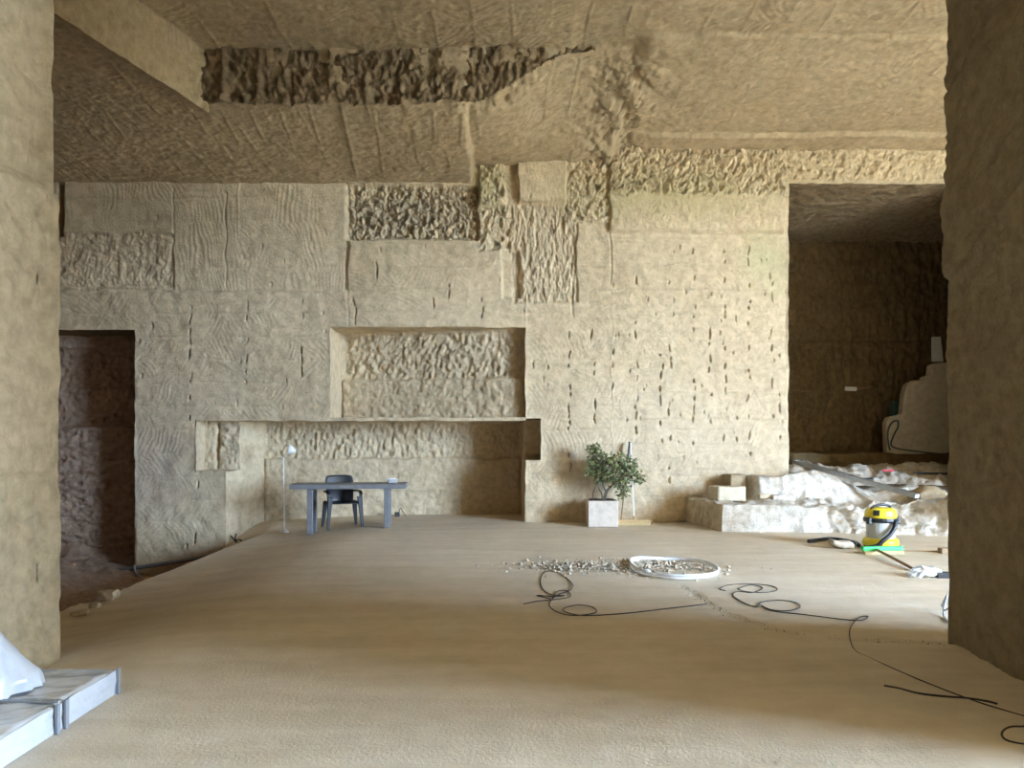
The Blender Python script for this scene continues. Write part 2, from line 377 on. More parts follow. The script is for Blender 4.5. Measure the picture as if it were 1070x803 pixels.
# ------------------------------------------------------------------ ceiling
def ceil_z(X, Y):
    Xw = X + .03*vn(X*2.5, Y*2.5, 0, 61); Yw = Y + .04*vn(X*2.5, Y*2.5, 4, 62)
    zl = 5.87 + .08*(13.2 - Y)
    top = 6.80 + .03*fbm(X, Y, 0*X, .5, 2, 63)
    zr = 6.45 + .30*(13.2 - Y)/3.1
    zr = zr - .07*sstep(Yw, 12.62, 12.66)
    t = np.clip((13.2 - Y)/2.75, 0, 1)
    zm = 6.15*(1-t) + t*(6.14 + .70*sstep(X, -.65, 1.05))
    lo = zl*(1 - sstep(Xw, -.68, -.63)) + zm*sstep(Xw, -.68, -.63)
    lo = lo*(1 - sstep(Xw, 1.62, 1.85)) + zr*sstep(Xw, 1.62, 1.85)
    yr = np.where(X < 1.2, 10.52, 10.1)
    xl = -4.25 - (10.5 - Y)*.26
    pocket = (1 - sstep(Yw, yr-.02, yr+.03))*sstep(Xw, xl-.03, xl+.02)
    z = lo*(1-pocket) + np.maximum(top, lo)*pocket
    z = z*sstep(Y, 7.72, 7.76) + 5.98*(1 - sstep(Y, 7.72, 7.76))*sstep(Y, 6.50, 6.54) + 5.32*(1 - sstep(Y, 6.50, 6.54))  # near ceiling, out of view, lowered to block mouth light from the broken step
    # blasted corner between the pocket and the slab on the right, with a pale sloping face
    c = np.exp(-((Xw + .25)/.55)**2 - ((Y - 10.75)/.35)**2)
    z = z + .12*c*ridged(X, Y, 0*X, 2.2, 3, 64)
    c2 = np.exp(-((Xw - 1.65)/.45)**2)*sstep(Y, 10.3, 11.0)
    z = z + c2*.10*ridged(X, Y, 0*X, 2.4, 4, 65)
    # tooling: long scores running to the back wall, with fine pick strokes between
    sx = (X + .10*(Y-12) + .05*vn(X*.6, Y*.6, 0, 66))/.42
    e = np.abs(sx % 1 - .5)*.42
    z = z - .022*np.exp(-((.21 - e)/.012)**2)*np.clip(vn(X*1.2, Y*.8, 3, 67)*1.5, 0, 1)*(1-pocket)
    z = z + herring(Y, X, .5, .9, .08, 68)*(1 + .9*pocket) + rough(X, Y, .011, 69, 6) + .02*fbm(X, Y, 0*X, 1.1, 3, 70)
    return z
cx_ = np.concatenate([seg([-9.4, -8.0], .1)[:-1], seg([-8.0, 7.6], .0225), seg([7.6, 14.3], .15)[1:]])
cy_ = np.concatenate([seg([3.9, 6.50, 6.54, 7.72, 7.76, 8.6], .15)[:-1], seg([8.6, 13.45], .0225)])
ceiling = struct(surf('ceiling', cx_, cy_, lambda u, v: (u, v, ceil_z(u, v)), M['ceiling'], flip=True))
def riser_d(u, v):
    X = 1.2 - u
    g = np.abs((X + .03*vn(X, v*2, 0, 71)) % .49 - .245)
    return rough(u*1.2, v*.8, .055, 72, 6) + .03*np.exp(-((.245-g)/.03)**2)
def riser_fn(u, v):
    f = sstep(np.minimum(u, 5.45-u), 0, .05)
    return warp(1.15 - u, 10.5 - riser_d(u, v)*f, v)
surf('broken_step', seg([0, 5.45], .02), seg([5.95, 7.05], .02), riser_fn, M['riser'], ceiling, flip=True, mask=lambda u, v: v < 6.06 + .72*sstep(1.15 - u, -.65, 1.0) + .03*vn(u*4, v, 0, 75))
inner('pocket_side', (-4.21, 10.62), (-4.92, 7.9), 5.98, 7.1, lambda u, v: .02*fbm(u, v, 0*u, 3, 3, 73) - .03*np.exp(-((u % .33 - .16)/.015)**2) + rough(u, v, .09, 74, 4)*(1-sstep(u, .25, .6)), M['pier'], ceiling, .03, True)

# ------------------------------------------------------------------ floor
def ex(Y): return -4.30 - .66*sstep(Y, 11.4, 12.8)
def floor_z(X, Y):
    z = -.20*sstep((-2.2 - X)/2.1) - .26*np.clip((-4.30 - X)/.65, 0, 1)
    return z*(1 - .7*sstep((Y - 13.0)/1.2))
def crack(X, Y):
    """crumbled score running across the floor from the rubble to the right-hand pier"""
    pts = [at_px(715, 613), at_px(735, 628), at_px(757, 640), at_px(800, 656), at_px(850, 668), at_px(920, 670), at_px(988, 673)]
    d = np.full(X.shape, 9.0)
    for (a, b), (c, e) in zip(pts[:-1], pts[1:]):
        t = np.clip(((X-a)*(c-a) + (Y-b)*(e-b))/((c-a)**2 + (e-b)**2), 0, 1)
        d = np.minimum(d, np.hypot(X - a - t*(c-a), Y - b - t*(e-b)))
    return d
def at_px(px, py, z=None, lift=0.0):
    """where the sight line of a pixel meets the floor (or the height z)"""
    D = EYE*F/max(py - HY, 1)
    for _ in range(40):
        zz = z if z is not None else float(floor_z(np.array((px-CX)*D/F), np.array(D))) + lift
        D = .5*D + .5*(EYE - zz)*F/max(py - HY, .5)
    return ((px-CX)*D/F, D)
def floor_fn(u, v):
    e = ex(v); x = np.where(u < 0, u*(-e/3.8), u)
    z = floor_z(x, v) + .006*fbm(u, v, 0*u, .8, 3, 81) + .0015*fbm(u, v, 0*u, 12, 2, 82)
    dc = crack(u, v)
    z = z - .022*np.exp(-(dc/.04)**2)*np.clip(.6 + vn(u*5, v*5, 0, 85), 0, 1.3)
    lft = 1 - sstep(u, -3.8, -3.3)
    z = z + lft*.02*fbm(u, v, 0*u, 5, 3, 86)*sstep(9.5 - v, 0, 2)
    x = np.where(u < -3.79, x + .035*fbm(0*u, v, 0*u, 3, 3, 87)*sstep(10.5-v, 0, 3), x)
    return x, v, z
m, nt, b = nodes_mat('packed_floor')
n1 = tex(nt, 'ShaderNodeTexNoise', .55, 5, .55); n2 = tex(nt, 'ShaderNodeTexNoise', 5, 7, .65); n3 = tex(nt, 'ShaderNodeTexNoise', 45, 4, .7)
mp = nt.nodes.new('ShaderNodeMapping'); tc = nt.nodes.new('ShaderNodeTexCoord'); lk(nt, tc.outputs['Object'], mp.inputs['Vector']); mp.inputs['Scale'].default_value = (.35, 2.2, 1)
n4 = tex(nt, 'ShaderNodeTexNoise', 1.6, 5, .6, mp.outputs['Vector'])
c = ramp(nt, n1.outputs['Fac'], [(.3, (.62, .53, .40)), (.7, (.76, .67, .54))])
c = mix(nt, .45, c, ramp(nt, n4.outputs['Fac'], [(.35, (.56, .47, .34)), (.65, (.80, .73, .61))]))
c = mix(nt, .25, c, ramp(nt, n2.outputs['Fac'], [(.35, (.44, .35, .24)), (.65, (.68, .60, .48))]))
lk(nt, c, b.inputs['Base Color']); b.inputs['Roughness'].default_value = .8; b.inputs['Specular IOR Level'].default_value = .3
bp = nt.nodes.new('ShaderNodeBump'); bp.inputs['Strength'].default_value = .5; bp.inputs['Distance'].default_value = .012; lk(nt, n3.outputs['Fac'], bp.inputs['Height']); lk(nt, bp.outputs['Normal'], b.inputs['Normal'])
M['floor'] = m
fx = np.concatenate([seg([-3.8, 6.2], .03), seg([6.2, 14.6], .3)[1:]])
fy = np.concatenate([seg([-4.3, 2.9], .3)[:-1], seg([2.9, 14.7], .03)])
floor = struct(surf('floor', fx, fy, floor_fn, M['floor']))
surf('slab_edge', seg([4.0, 13.3], .05), seg([-1.2, 0], .05), lambda u, v: (ex(u) + .035*fbm(0*u, u, 0*u, 3, 3, 87)*sstep(10.5-u, 0, 3) - .012*fbm(u, v, 0*u, 6, 2, 88)*(v < -.01), u, -1.2 + (v + 1.2)/1.2*(1.2 + floor_z(ex(u), u) - .004)), M['red'], floor, flip=True)
def trench_z(X, Y): return -.92 + .30*sstep(-X, 6.0, 8.4) + .05*ridged(X, Y, 0*X, 1.6, 4, 89) + .25*sstep(Y, 13.4, 14.1)
struct(surf('floor_trench', seg([-9.4, -4.2], .04), seg([4.0, 14.7], .04), lambda u, v: (u, v, trench_z(u, v)), M['red']))

# ------------------------------------------------------------------ entrance piers and the rest of the hall
def left_pier(u, v):
    up = sstep(v + .03*vn(u*3, 0*u, 0*u, 111), 3.20, 3.26)
    d = -.09*up + .02*fbm(u, v, 0*u, 1.5, 3, 112) + .012*fbm(u, v, 0*u, 7, 4, 113) + rough(u, v*1.3, .010, 115, 7)
    d = d - .03*np.exp(-((v - 3.22)/.02)**2) - .035*np.exp(-((v - 4.15 - .35*(u-.6))/.02)**2) + herring(u, v, .6, 1.1, .07, 114)*1.4
    return d
wl = struct(inner('wall_left', (-3.24, 5.4), (-3.24, 3.9), -.3, 7.0, left_pier, M['pier'], None, .02, False))
inner('pier_end', (-9.4, 5.41), (-3.24, 5.4), -1.2, 7.0, soft, M['pier'], wl, .12, False)
surf('pier_end_chip', seg([5.22, 5.42], .02), seg([-.3, 3.2], .03), lambda u, v: (-3.24 + .035*sstep(u, 5.24, 5.30) + .012*fbm(u, v, 0*u, 5, 3, 118) - .03*sstep(v, 3.1, 3.2), u, v), M['pier'], wl)
def right_pier(u, v):
    u = u - .55
    bul = .07*np.exp(-((v - 3.0)/.5)**2) + .03*sstep(v, 2.0, 2.6)
    d = bul + .02*fbm(u, v, 0*u, 1.5, 3, 121) + .012*fbm(u, v, 0*u, 7, 4, 122) + rough(u, v*1.3, .010, 125, 7) + herring(u, v, .6, 1.1, .07, 123)*1.4
    d = d - .03*np.exp(-((v - 3.95 - .55*(1.6 - u))/.018)**2) - .025*np.exp(-((v - 2.6 - .45*(1.6-u))/.018)**2)
    d = d - .05*np.exp(-((u - 1.48)/.03)**4 - ((v - 1.53)/.022)**4)
    for vv, uu in ((1.02, 1.36), (.98, 1.44), (1.85, 1.25), (2.0, 1.3), (.55, 1.2), (.3, 1.05), (1.3, 1.2)):
        d = d - .04*np.exp(-((u - 1.6 + (1.55 - uu))/.012)**4 - ((v - vv)/.03)**4)
    return d
def edge_fix(o): return o
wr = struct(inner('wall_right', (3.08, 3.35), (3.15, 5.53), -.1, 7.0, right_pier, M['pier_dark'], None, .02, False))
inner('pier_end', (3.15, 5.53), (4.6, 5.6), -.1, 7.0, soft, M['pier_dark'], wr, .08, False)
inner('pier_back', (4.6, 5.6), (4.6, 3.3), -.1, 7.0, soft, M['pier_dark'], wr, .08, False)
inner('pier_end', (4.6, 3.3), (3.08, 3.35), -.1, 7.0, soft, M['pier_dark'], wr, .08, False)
def shell(name, quads, mat, parent=None):
    V, Q = [], []
    for q in quads:
        k = len(V); V += q; Q.append([k, k+1, k+2, k+3])
    o = mesh_np(name, np.array(V), np.array(Q), mat, parent, False)
    return o
struct(shell('wall_entrance', [
    [(-3.22, -4.2, -.3), (-3.22, 4.0, -.3), (-3.22, 4.0, 7.1), (-3.22, -4.2, 7.1)],
    [(-3.3, -4.2, -.3), (13.1, -4.2, -.3), (13.1, -4.2, 7.1), (-3.3, -4.2, 7.1)]], M['shell']))
struct(shell('wall_fill_blocker', [  # added block out of view, cuts fill light around the entrance
    [(3.08, -4.2, -.1), (3.08, 1.3, -.1), (3.08, 1.3, 6.5), (3.08, -4.2, 6.5)],
    [(3.08, 1.3, -.1), (4.6, 1.3, -.1), (4.6, 1.3, 6.5), (3.08, 1.3, 6.5)],
    [(4.6, -4.2, -.1), (4.6, 1.3, -.1), (4.6, 1.3, 6.5), (4.6, -4.2, 6.5)]], M['pier']))
struct(shell('ceiling_entrance', [[(-3.3, -4.3, 5.9), (13.3, -4.3, 5.9), (13.3, 4.1, 5.9), (-3.3, 4.1, 5.9)], [(-9.4, 3.95, 5.2), (14.3, 3.95, 5.2), (14.3, 3.95, 7.1), (-9.4, 3.95, 7.1)]], M['shell']))
g = MOUTH
struct(shell('wall_hall_right', [
    [(g['X'], -4.3, -.1), (g['X'], g['y0'], -.1), (g['X'], g['y0'], 7.1), (g['X'], -4.3, 7.1)],
    [(g['X'], g['y1'], -.1), (g['X'], 13.4, -.1), (g['X'], 13.4, 7.1), (g['X'], g['y1'], 7.1)],
    [(g['X'], g['y0'], -.1), (g['X'], g['y1'], -.1), (g['X'], g['y1'], g['z0']), (g['X'], g['y0'], g['z0'])],
    [(g['X'], g['y0'], g['z1']), (g['X'], g['y1'], g['z1']), (g['X'], g['y1'], 7.1), (g['X'], g['y0'], 7.1)],
    [(g['X'], g['y0'], g['z0']), (g['X']+.4, g['y0'], g['z0']), (g['X']+.4, g['y0'], g['z1']), (g['X'], g['y0'], g['z1'])],
    [(g['X'], g['y1'], g['z0']), (g['X']+.4, g['y1'], g['z0']), (g['X']+.4, g['y1'], g['z1']), (g['X'], g['y1'], g['z1'])],
    [(g['X'], g['y0'], g['z0']), (g['X'], g['y1'], g['z0']), (g['X']+.4, g['y1'], g['z0']), (g['X']+.4, g['y0'], g['z0'])],
    [(g['X'], g['y0'], g['z1']), (g['X'], g['y1'], g['z1']), (g['X']+.4, g['y1'], g['z1']), (g['X']+.4, g['y0'], g['z1'])]], M['shell']))
struct(shell('wall_hall_back', [[(11.3, 13.2, -.1), (14.1, 13.2, -.1), (14.1, 13.2, 7.1), (11.3, 13.2, 7.1)]], M['shell']))
struct(shell('wall_hall_left', [[(-9.2, 5.3, -1.2), (-9.2, 14.7, -1.2), (-9.2, 14.7, 7.1), (-9.2, 5.3, 7.1)]], M['red']))
struct(shell('wall_rock_mass', [
    [(-9.4, -3.3, -1.35), (14.5, -3.3, -1.35), (14.5, 17.5, -1.35), (-9.4, 17.5, -1.35)],
    [(-9.4, 17.4, -1.35), (14.5, 17.4, -1.35), (14.5, 17.4, 7.4), (-9.4, 17.4, 7.4)],
    [(-9.4, 4.6, 7.3), (14.5, 4.6, 7.3), (14.5, 17.5, 7.3), (-9.4, 17.5, 7.3)],
    [(-9.4, 4.5, -1.35), (-9.4, 17.5, -1.35), (-9.4, 17.5, 7.4), (-9.4, 4.5, 7.4)],
    [(14.5, 13.3, -1.35), (14.5, 17.5, -1.35), (14.5, 17.5, 7.4), (14.5, 13.3, 7.4)]], M['shell']))
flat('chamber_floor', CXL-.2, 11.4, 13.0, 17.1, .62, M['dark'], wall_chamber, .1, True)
struct(shell('ground_outside', [[(14.4, -40, -.3), (60, -40, -.3), (60, 50, -.3), (14.4, 50, -.3)]], M['shell']))

# ------------------------------------------------------------------ object helpers
class MB:
    def __init__(s): s.v, s.f = [], []
    def add(s, v, f):
        k = len(s.v); s.v += [tuple(p) for p in v]; s.f += [tuple(i + k for i in q) for q in f]; return s
    def box(s, c, size, rz=0, top=None, rx=0, ry=0):
        """box centred at c; top = scale of the upper face"""
        t = top or (1, 1); R = Matrix.Rotation(rz, 3, 'Z') @ Matrix.Rotation(ry, 3, 'Y') @ Matrix.Rotation(rx, 3, 'X'); P = []
        for z in (-.5, .5):
            k = (1, 1) if z < 0 else t
            for x, y in ((-.5, -.5), (.5, -.5), (.5, .5), (-.5, .5)):
                P.append(Vector(c) + R @ Vector((x*size[0]*k[0], y*size[1]*k[1], z*size[2])))
        return s.add(P, [(3, 2, 1, 0), (4, 5, 6, 7), (0, 1, 5, 4), (1, 2, 6, 5), (2, 3, 7, 6), (3, 0, 4, 7)])
    def loft(s, rings, closed=False, caps=True):
        n = len(rings[0]); P = [p for r in rings for p in r]; Q = []
        m = len(rings)
        for i in range(m if closed else m-1):
            a, b = i*n, ((i+1) % m)*n
            for j in range(n): Q.append((a+j, a+(j+1) % n, b+(j+1) % n, b+j))
        if caps and not closed: Q += [tuple(range(n-1, -1, -1)), tuple((m-1)*n + j for j in range(n))]
        return s.add(P, Q)
    def tube(s, path, r, n=8, closed=False):
        P = [Vector(p) for p in path]; m = len(P); rings = []
        up = Vector((0, 0, 1)); prev = None
        for i in range(m):
            a, b = (P[i-1], P[(i+1) % m]) if closed else (P[max(0, i-1)], P[min(m-1, i+1)])
            t = (b - a).normalized()
            if prev is None:
                x = t.cross(up); x = x if x.length > .05 else t.cross(Vector((1, 0, 0)))
            else: x = prev - t*prev.dot(t)
            x.normalize(); prev = x; y = t.cross(x); rr = r[i] if isinstance(r, (list, tuple)) else r
            rings.append([P[i] + (x*math.cos(q) + y*math.sin(q))*rr for q in (2*math.pi*k/n for k in range(n))])
        return s.loft(rings, closed)
    def lathe(s, prof, n=24, c=(0, 0, 0), caps=True):
        rings = [[(c[0] + r*math.cos(2*math.pi*k/n), c[1] + r*math.sin(2*math.pi*k/n), c[2] + z) for k in range(n)] for r, z in prof]
        return s.loft(rings, False, caps)
    def build(s, name, mat, parent=None, bevel=0, smooth=False, sub=0, solid=0):
        me = bpy.data.meshes.new(name); me.from_pydata(s.v, [], s.f); me.materials.append(mat)
        if smooth: me.polygons.foreach_set('use_smooth', [True]*len(me.polygons))
        me.update()
        o = bpy.data.objects.new(name, me); COL.objects.link(o); o.parent = parent
        if solid: q = o.modifiers.new('solid', 'SOLIDIFY'); q.thickness = solid; q.offset = 0
        if bevel: q = o.modifiers.new('bevel', 'BEVEL'); q.width = bevel; q.segments = 2; q.limit_method = 'ANGLE'; q.angle_limit = .7
        if sub: q = o.modifiers.new('sub', 'SUBSURF'); q.levels = sub; q.render_levels = sub
        return o
def tag(o, label, cat, group=None):
    o['label'] = label; o['category'] = cat
    if group: o['group'] = group
    return o
def thing(name, label, cat, loc=(0, 0, 0), rz=0, group=None):
    o = bpy.data.objects.new(name, None); COL.objects.link(o); o.location = loc; o.rotation_euler = (0, 0, rz)
    o.empty_display_size = .1
    return tag(o, label, cat, group)
def smooth_path(P, k=6):
    P = [Vector(p) for p in P]; out = []
    for i in range(len(P)-1):
        a, b, c, d = P[max(0, i-1)], P[i], P[i+1], P[min(len(P)-1, i+2)]
        for j in range(k):
            t = j/k
            out.append(.5*((2*b) + (c-a)*t + (2*a-5*b+4*c-d)*t*t + (3*b-a-3*c+d)*t**3))
    return out + [P[-1]]
def fl(px, py, lift=0.0):
    x, y = at_px(px, py); return Vector((x, y, float(floor_z(np.array(x), np.array(y))) + lift))
def fz(x, y): return float(floor_z(np.array(float(x)), np.array(float(y))))
def ray(px, py, D): return Vector(((px-CX)*D/F, D, EYE + (HY-py)*D/F))
def rock(name, c, size, mat, rz=0, amp=.03, fr=4, seed=0, rnd=.0, n=12, parent=None, taper=1.0):
    """cut or broken stone: a finely divided block, edges knocked back, surface displaced"""
    q = np.linspace(-1, 1, n); V, Q = [], []
    for ax in range(3):
        for sg in (-1, 1):
            A, B = np.meshgrid(q, q); C = np.full_like(A, sg)
            P = [None]*3; P[ax] = C; P[(ax+1) % 3] = A*sg; P[(ax+2) % 3] = B
            k = sum(len(v) for v in V); V.append(np.stack(P, -1).reshape(-1, 3))
            idx = np.arange(n*n).reshape(n, n) + k
            Q.append(np.stack([idx[:-1, :-1], idx[:-1, 1:], idx[1:, 1:], idx[1:, :-1]], -1).reshape(-1, 4))
    V = np.concatenate(V); Q = np.concatenate(Q)
    L = np.linalg.norm(V, axis=1, keepdims=True); sph = V/L*1.15
    p = V*(1-rnd) + sph*rnd
    p[:, :2] *= (1 + (taper-1)*(p[:, 2:3] + 1)/2)
    p = p*np.array(size)/2
    D = np.stack([fbm(p[:, 0], p[:, 1], p[:, 2], fr, 4, seed + 7*k) for k in range(3)], -1)*amp
    p = p + D
    co, si = math.cos(rz), math.sin(rz)
    p = np.stack([p[:, 0]*co - p[:, 1]*si, p[:, 0]*si + p[:, 1]*co, p[:, 2]], -1)
    p[:, 2] -= p[:, 2].min()
    key = {}; re = np.zeros(len(p), int); keep = []
    for i, t in enumerate(np.round(p, 5)):
        t = tuple(t)
        if t not in key: key[t] = len(keep); keep.append(i)
        re[i] = key[t]
    o = mesh_np(name, p[keep], re[Q], mat, parent, smooth=True)
    o.location = c
    return o
M['grey_metal'] = plain('grey_painted_metal', (.19, .19, .20), .45, .0)
M['black'] = plain('black_plastic', (.020, .021, .026), .42)
M['cable'] = plain('black_cable', (.025, .022, .02), .6)
M['white_metal'] = plain('white_lamp_paint', (.85, .85, .84), .4)
M['wood'] = plain('raw_wood', (.52, .36, .18), .65, scale=30)
M['brown_wood'] = plain('brown_wood', (.28, .19, .11), .7, scale=30)
M['bristle'] = plain('broom_bristle', (.55, .42, .22), .9, scale=60)
M['yellow'] = plain('yellow_plastic', (.86, .72, .04), .4, var=.05)
M['drum'] = plain('grey_drum', (.55, .57, .60), .35, var=.06)
M['green'] = plain('green_plastic', (.04, .62, .16), .45, var=.06)
M['white_pl'] = plain('white_plastic', (.82, .83, .84), .4, var=.05)
M['film'] = plain('milky_film', (.50, .51, .53), .28, var=.08, scale=6, bump=1.0)
M['bag_film'] = plain('clear_bag_film', (.80, .83, .87), .25, var=.08, bump=.6, alpha=.65)
M['film_grey'] = plain('clear_film_over_board', (.52, .52, .51), .2, var=.2, scale=3, bump=.5)
M['alu'] = plain('grey_aluminium', (.42, .45, .48), .4, .35)
M['soil'] = plain('soil', (.07, .05, .035), .95, scale=60, bump=.8)
M['concrete'] = stone('pale_concrete', (.60, .52, .44), (.70, .62, .54), .25, .006, fine=90, big=3)
M['leaf'] = plain('leaf', (.19, .22, .085), .5, var=.5, scale=9)
M['bark'] = plain('bark', (.12, .095, .07), .85, scale=40)
M['paper'] = plain('white_paper', (.80, .80, .80), .7, var=.04)
M['red_pl'] = plain('red_plastic', (.55, .06, .08), .4)
M['teal'] = plain('teal_plastic', (.06, .11, .10), .6)
M['gravel'] = stone('grey_rubble', (.42, .35, .26), (.62, .54, .43), .6, .01, big=6)
M['rock_brown'] = stone('brown_rock', (.34, .26, .16), (.50, .40, .27), .8, .02)

# ------------------------------------------------------------------ rock platform on the right
def xl(Y): return 3.27 - .2*(Y - 11.9)
def yf(X): return 11.9 - .30*sstep(X, 4.2, 6.0) - .55*sstep(X, 5.4, 7.6)
def plat_z(X, Y):
    z = .41 + .39*sstep(Y, 12.35, 12.6)*sstep(X, 3.98, 4.06)*(1 - .8*sstep(X, 5.0, 6.0)*(1 - sstep(Y, 12.6, 15.0)))
    z = z + .05*sstep(X, 4.5, 5.0) - .06*sstep(Y, 15, 16)
    r = sstep(X, 4.3, 4.9)
    z = z + r*(.10*fbm(X, Y, 0*X, 1.3, 3, 131) + .05*ridged(X, Y, 0*X, 2.2, 3, 132) - .03)
    z = z + .16*np.exp(-((X - 4.72)/.22)**2 - ((Y - 12.55)/.3)**2)
    return z
def pz(x, y): return float(plat_z(np.array([float(x)]), np.array([float(y)]))[0])
def plat_fn(u, v):
    # u 0..1 across, v 0..1 up the front face then 1..2 over the top to the back
    t = np.clip(v - 1, 0, 1)**1.35
    X0 = 3.27 + u*6.2; YF = yf(X0)
    Y = YF + t*(17.0 - YF); X = X0 + (xl(Y) - 3.27)*(1-u)
    top = plat_z(X, Y)
    Z = np.where(v < 1, -.06 + np.clip(v, 0, 1)*(plat_z(X, YF) + .06), top)
    f = np.where(v < 1, 1.0, 1 - sstep(t, 0, .06))
    r = .012 + .13*sstep(X0, 4.3, 5.0)
    n = r*(ridged(X, Y*.6, Z, 2.6, 4, 133)*.6 + fbm(X, Y, Z, 1.2, 2, 134)*.8)
    for cxp, cyp, w_, h_ in ((946, 543, .30, .22), (896, 546, .32, .16), (975, 535, .2, .14)):
        c0 = ray(cxp, cyp, 11.2); n = n - .22*np.exp(-((X0 - c0.x)/w_)**2 - ((Z - c0.z)/h_)**2)
    Y = Y - n*f*sstep(u, 0, .02)
    X, Y, Z = warp(X, Y, Z, .015)
    Z = Z + np.where(v >= 1, .02*ridged(X, Y, 0*X, 5, 3, 136)*sstep(t, 0, .03), 0)
    return X, Y, Z
plat = tag(surf('rock_platform', np.linspace(0, 1, 250), np.concatenate([np.linspace(0, 1, 34)[:-1], np.linspace(1, 2, 170)]), plat_fn, M['white_rock']), 'low quarried rock platform with pale top beside the dark chamber', 'rock')
def plat_side(u, v): return rough(u*2.5, v*.6, .03, 137, 4)
inner('side_face', (xl(13.3), 13.3), (3.27, 11.9), -.06, .415, plat_side, M['block'], plat, .03, False)
def stone_block(px0, px1, py0, py1, D, dep, label, mat='block', **kw):
    a, b = ray(px0, py1, D), ray(px1, py0, D)
    o = rock('stone_block', ((a.x+b.x)/2, D + dep/2, a.z), (b.x - a.x, dep, b.z - a.z), M[mat], **kw)
    return tag(o, label, 'stone')
stone_block(748, 778, 510, 524.5, 12.35, .42, 'small cut stone block sitting on the lowest rock step by the wall', amp=.012, seed=3, rz=.12)
stone_block(764, 779, 497, 512, 12.80, .38, 'brown cut stone block wedged against the wall above the step', 'rock_brown', amp=.012, seed=5)
stone_block(793, 805, 517, 522.5, 12.22, .14, 'fist-sized pale stone chip lying on the rock step ledge', amp=.02, seed=8, rnd=.4)
stone_block(808, 821, 518, 523, 12.12, .2, 'flat white stone flake beside the stone chip on the ledge', 'white_rock', amp=.02, seed=9, rnd=.3)
o = tag(rock('boulder', (6.62, 12.2, pz(6.62, 12.2) - .05), (.46, .42, .30), M['rock_brown'], amp=.05, seed=11, rnd=.5, fr=3), 'brown rounded boulder on the pale rock platform', 'rock')

# chamber furniture
def bench_fn(u, v):
    return None
b0 = rock('stone_bench', (8.3, 16.46, .60), (5.0, .96, .48), M['dark'], amp=.03, seed=21, n=30); tag(b0, 'long low stone bench along the back of the dark chamber', 'bench')
mb = MB()
prof = [(927, 476), (926, 442), (929, 436), (943, 433), (945, 412), (948, 402), (952, 398), (966, 397), (966, 393), (973, 391), (974, 380), (984, 379), (1020, 378), (1020, 476)]
D0 = 16.06
fr_ = [ray(x, y, D0) for x, y in prof]; bk = [p + Vector((.15, .5, 0)) for p in fr_]
cn = Vector(((fr_[0].x + fr_[-1].x)/2, D0 + .25, fr_[0].z))
root = thing('stepped_masonry', 'pale plastered stepped masonry block standing on the stone bench', 'masonry', cn)
o = MB().loft([[p - cn for p in fr_], [p - cn for p in bk]]).build('body', M['plaster'], root, bevel=.03)
pl = [ray(974, 378, 16.2), ray(986, 378, 16.2), ray(983, 352, 16.2), ray(974, 352, 16.2)]
o = MB().loft([[p for p in pl], [p + Vector((.02, .07, 0)) for p in pl]]).build('white_board', M['white_pl'], None, bevel=.004); tag(o, 'upright white board standing on top of the stepped masonry', 'board')
q = ray(889, 406.5, 16.85)
root = thing('wall_light', 'small white light fitting on thin conduit on the dark chamber wall', 'light fitting', q)
MB().box((0, 0, 0), (.25, .06, .09), ry=.04).build('fitting', M['white_pl'], root, bevel=.01)
MB().tube([(.12, 0, 0), (.30, 0.0, .02), (.47, 0.02, .06)], .018, 6).build('conduit', M['brown_wood'], root)
MB().tube([(-.02, .02, 0), (-.02, .25, 0)], .02, 6).build('bracket', M['brown_wood'], root)
a = ray(938, 434, 16.74)
root = thing('tall_bin', 'tall dark teal plastic bin standing behind the stepped masonry', 'bin', (a.x, 16.76, 1.07))
mb = MB(); mb.box((0, 0, .02), (.24, .20, .04)); mb.box((0, -.09, .6), (.24, .02, 1.16)); mb.box((0, .09, .6), (.24, .02, 1.16)); mb.box((-.11, 0, .6), (.02, .18, 1.16)); mb.box((.11, 0, .6), (.02, .18, 1.16))
mb.build('body', M['teal'], root, bevel=.005); MB().tube([(-.12, -.1, 1.17), (.12, -.1, 1.17), (.12, .1, 1.17), (-.12, .1, 1.17)], .012, 6, True).build('rim', M['teal'], root)
hp = smooth_path([ray(x, y, 16.0) for x, y in ((930, 471), (928, 462), (928, 450), (932, 442), (938, 440), (938, 447), (934, 455), (931, 465), (938, 469), (958, 472), (985, 475))])
tag(MB().tube(hp, .016, 6).build('hose', M['teal'], None, smooth=True), 'dark green hose hanging down the front of the stepped masonry', 'hose')

# things left on the platform
A, B = Vector((5.06, 13.7, .95)), Vector((6.22, 11.75, .56)); A.z = pz(A.x, A.y) + .10; B.z = pz(B.x, B.y) + .10
lift = max(pz(*(A.lerp(B, t/40).xy)) + .055 - A.lerp(B, t/40).z for t in range(41)); A.z += lift; B.z += lift
d = (B - A); L = d.length; rz = math.atan2(d.y, d.x); ry = -math.asin(d.z/L)
root = thing('metal_channel', 'long grey metal channel lying across the pale rock platform', 'metal bar', (A + B)/2); root.rotation_euler = (0, ry, rz)
MB().box((0, 0, -.03), (L, .11, .01)).box((0, .055, 0), (L, .008, .07)).box((0, -.055, 0), (L, .008, .07)).build('channel', M['alu'], root, bevel=.002)
for sx in (-1, 1): MB().box((sx*(L/2 - .004), 0, 0), (.01, .105, .055)).build('end_cap', M['white_pl'], root)
def on_plat(px, py, z0=.6):
    D = 12.5
    for _ in range(30):
        z = pz((px-CX)*D/F, D) + .03; D = .5*D + .5*(EYE - z)*F/(py - HY)
    return Vector(((px-CX)*D/F, D, z))
c = on_plat(912, 503)
root = thing('pliers', 'pair of dark blue pliers lying open on the rock platform', 'pliers', c, .4)
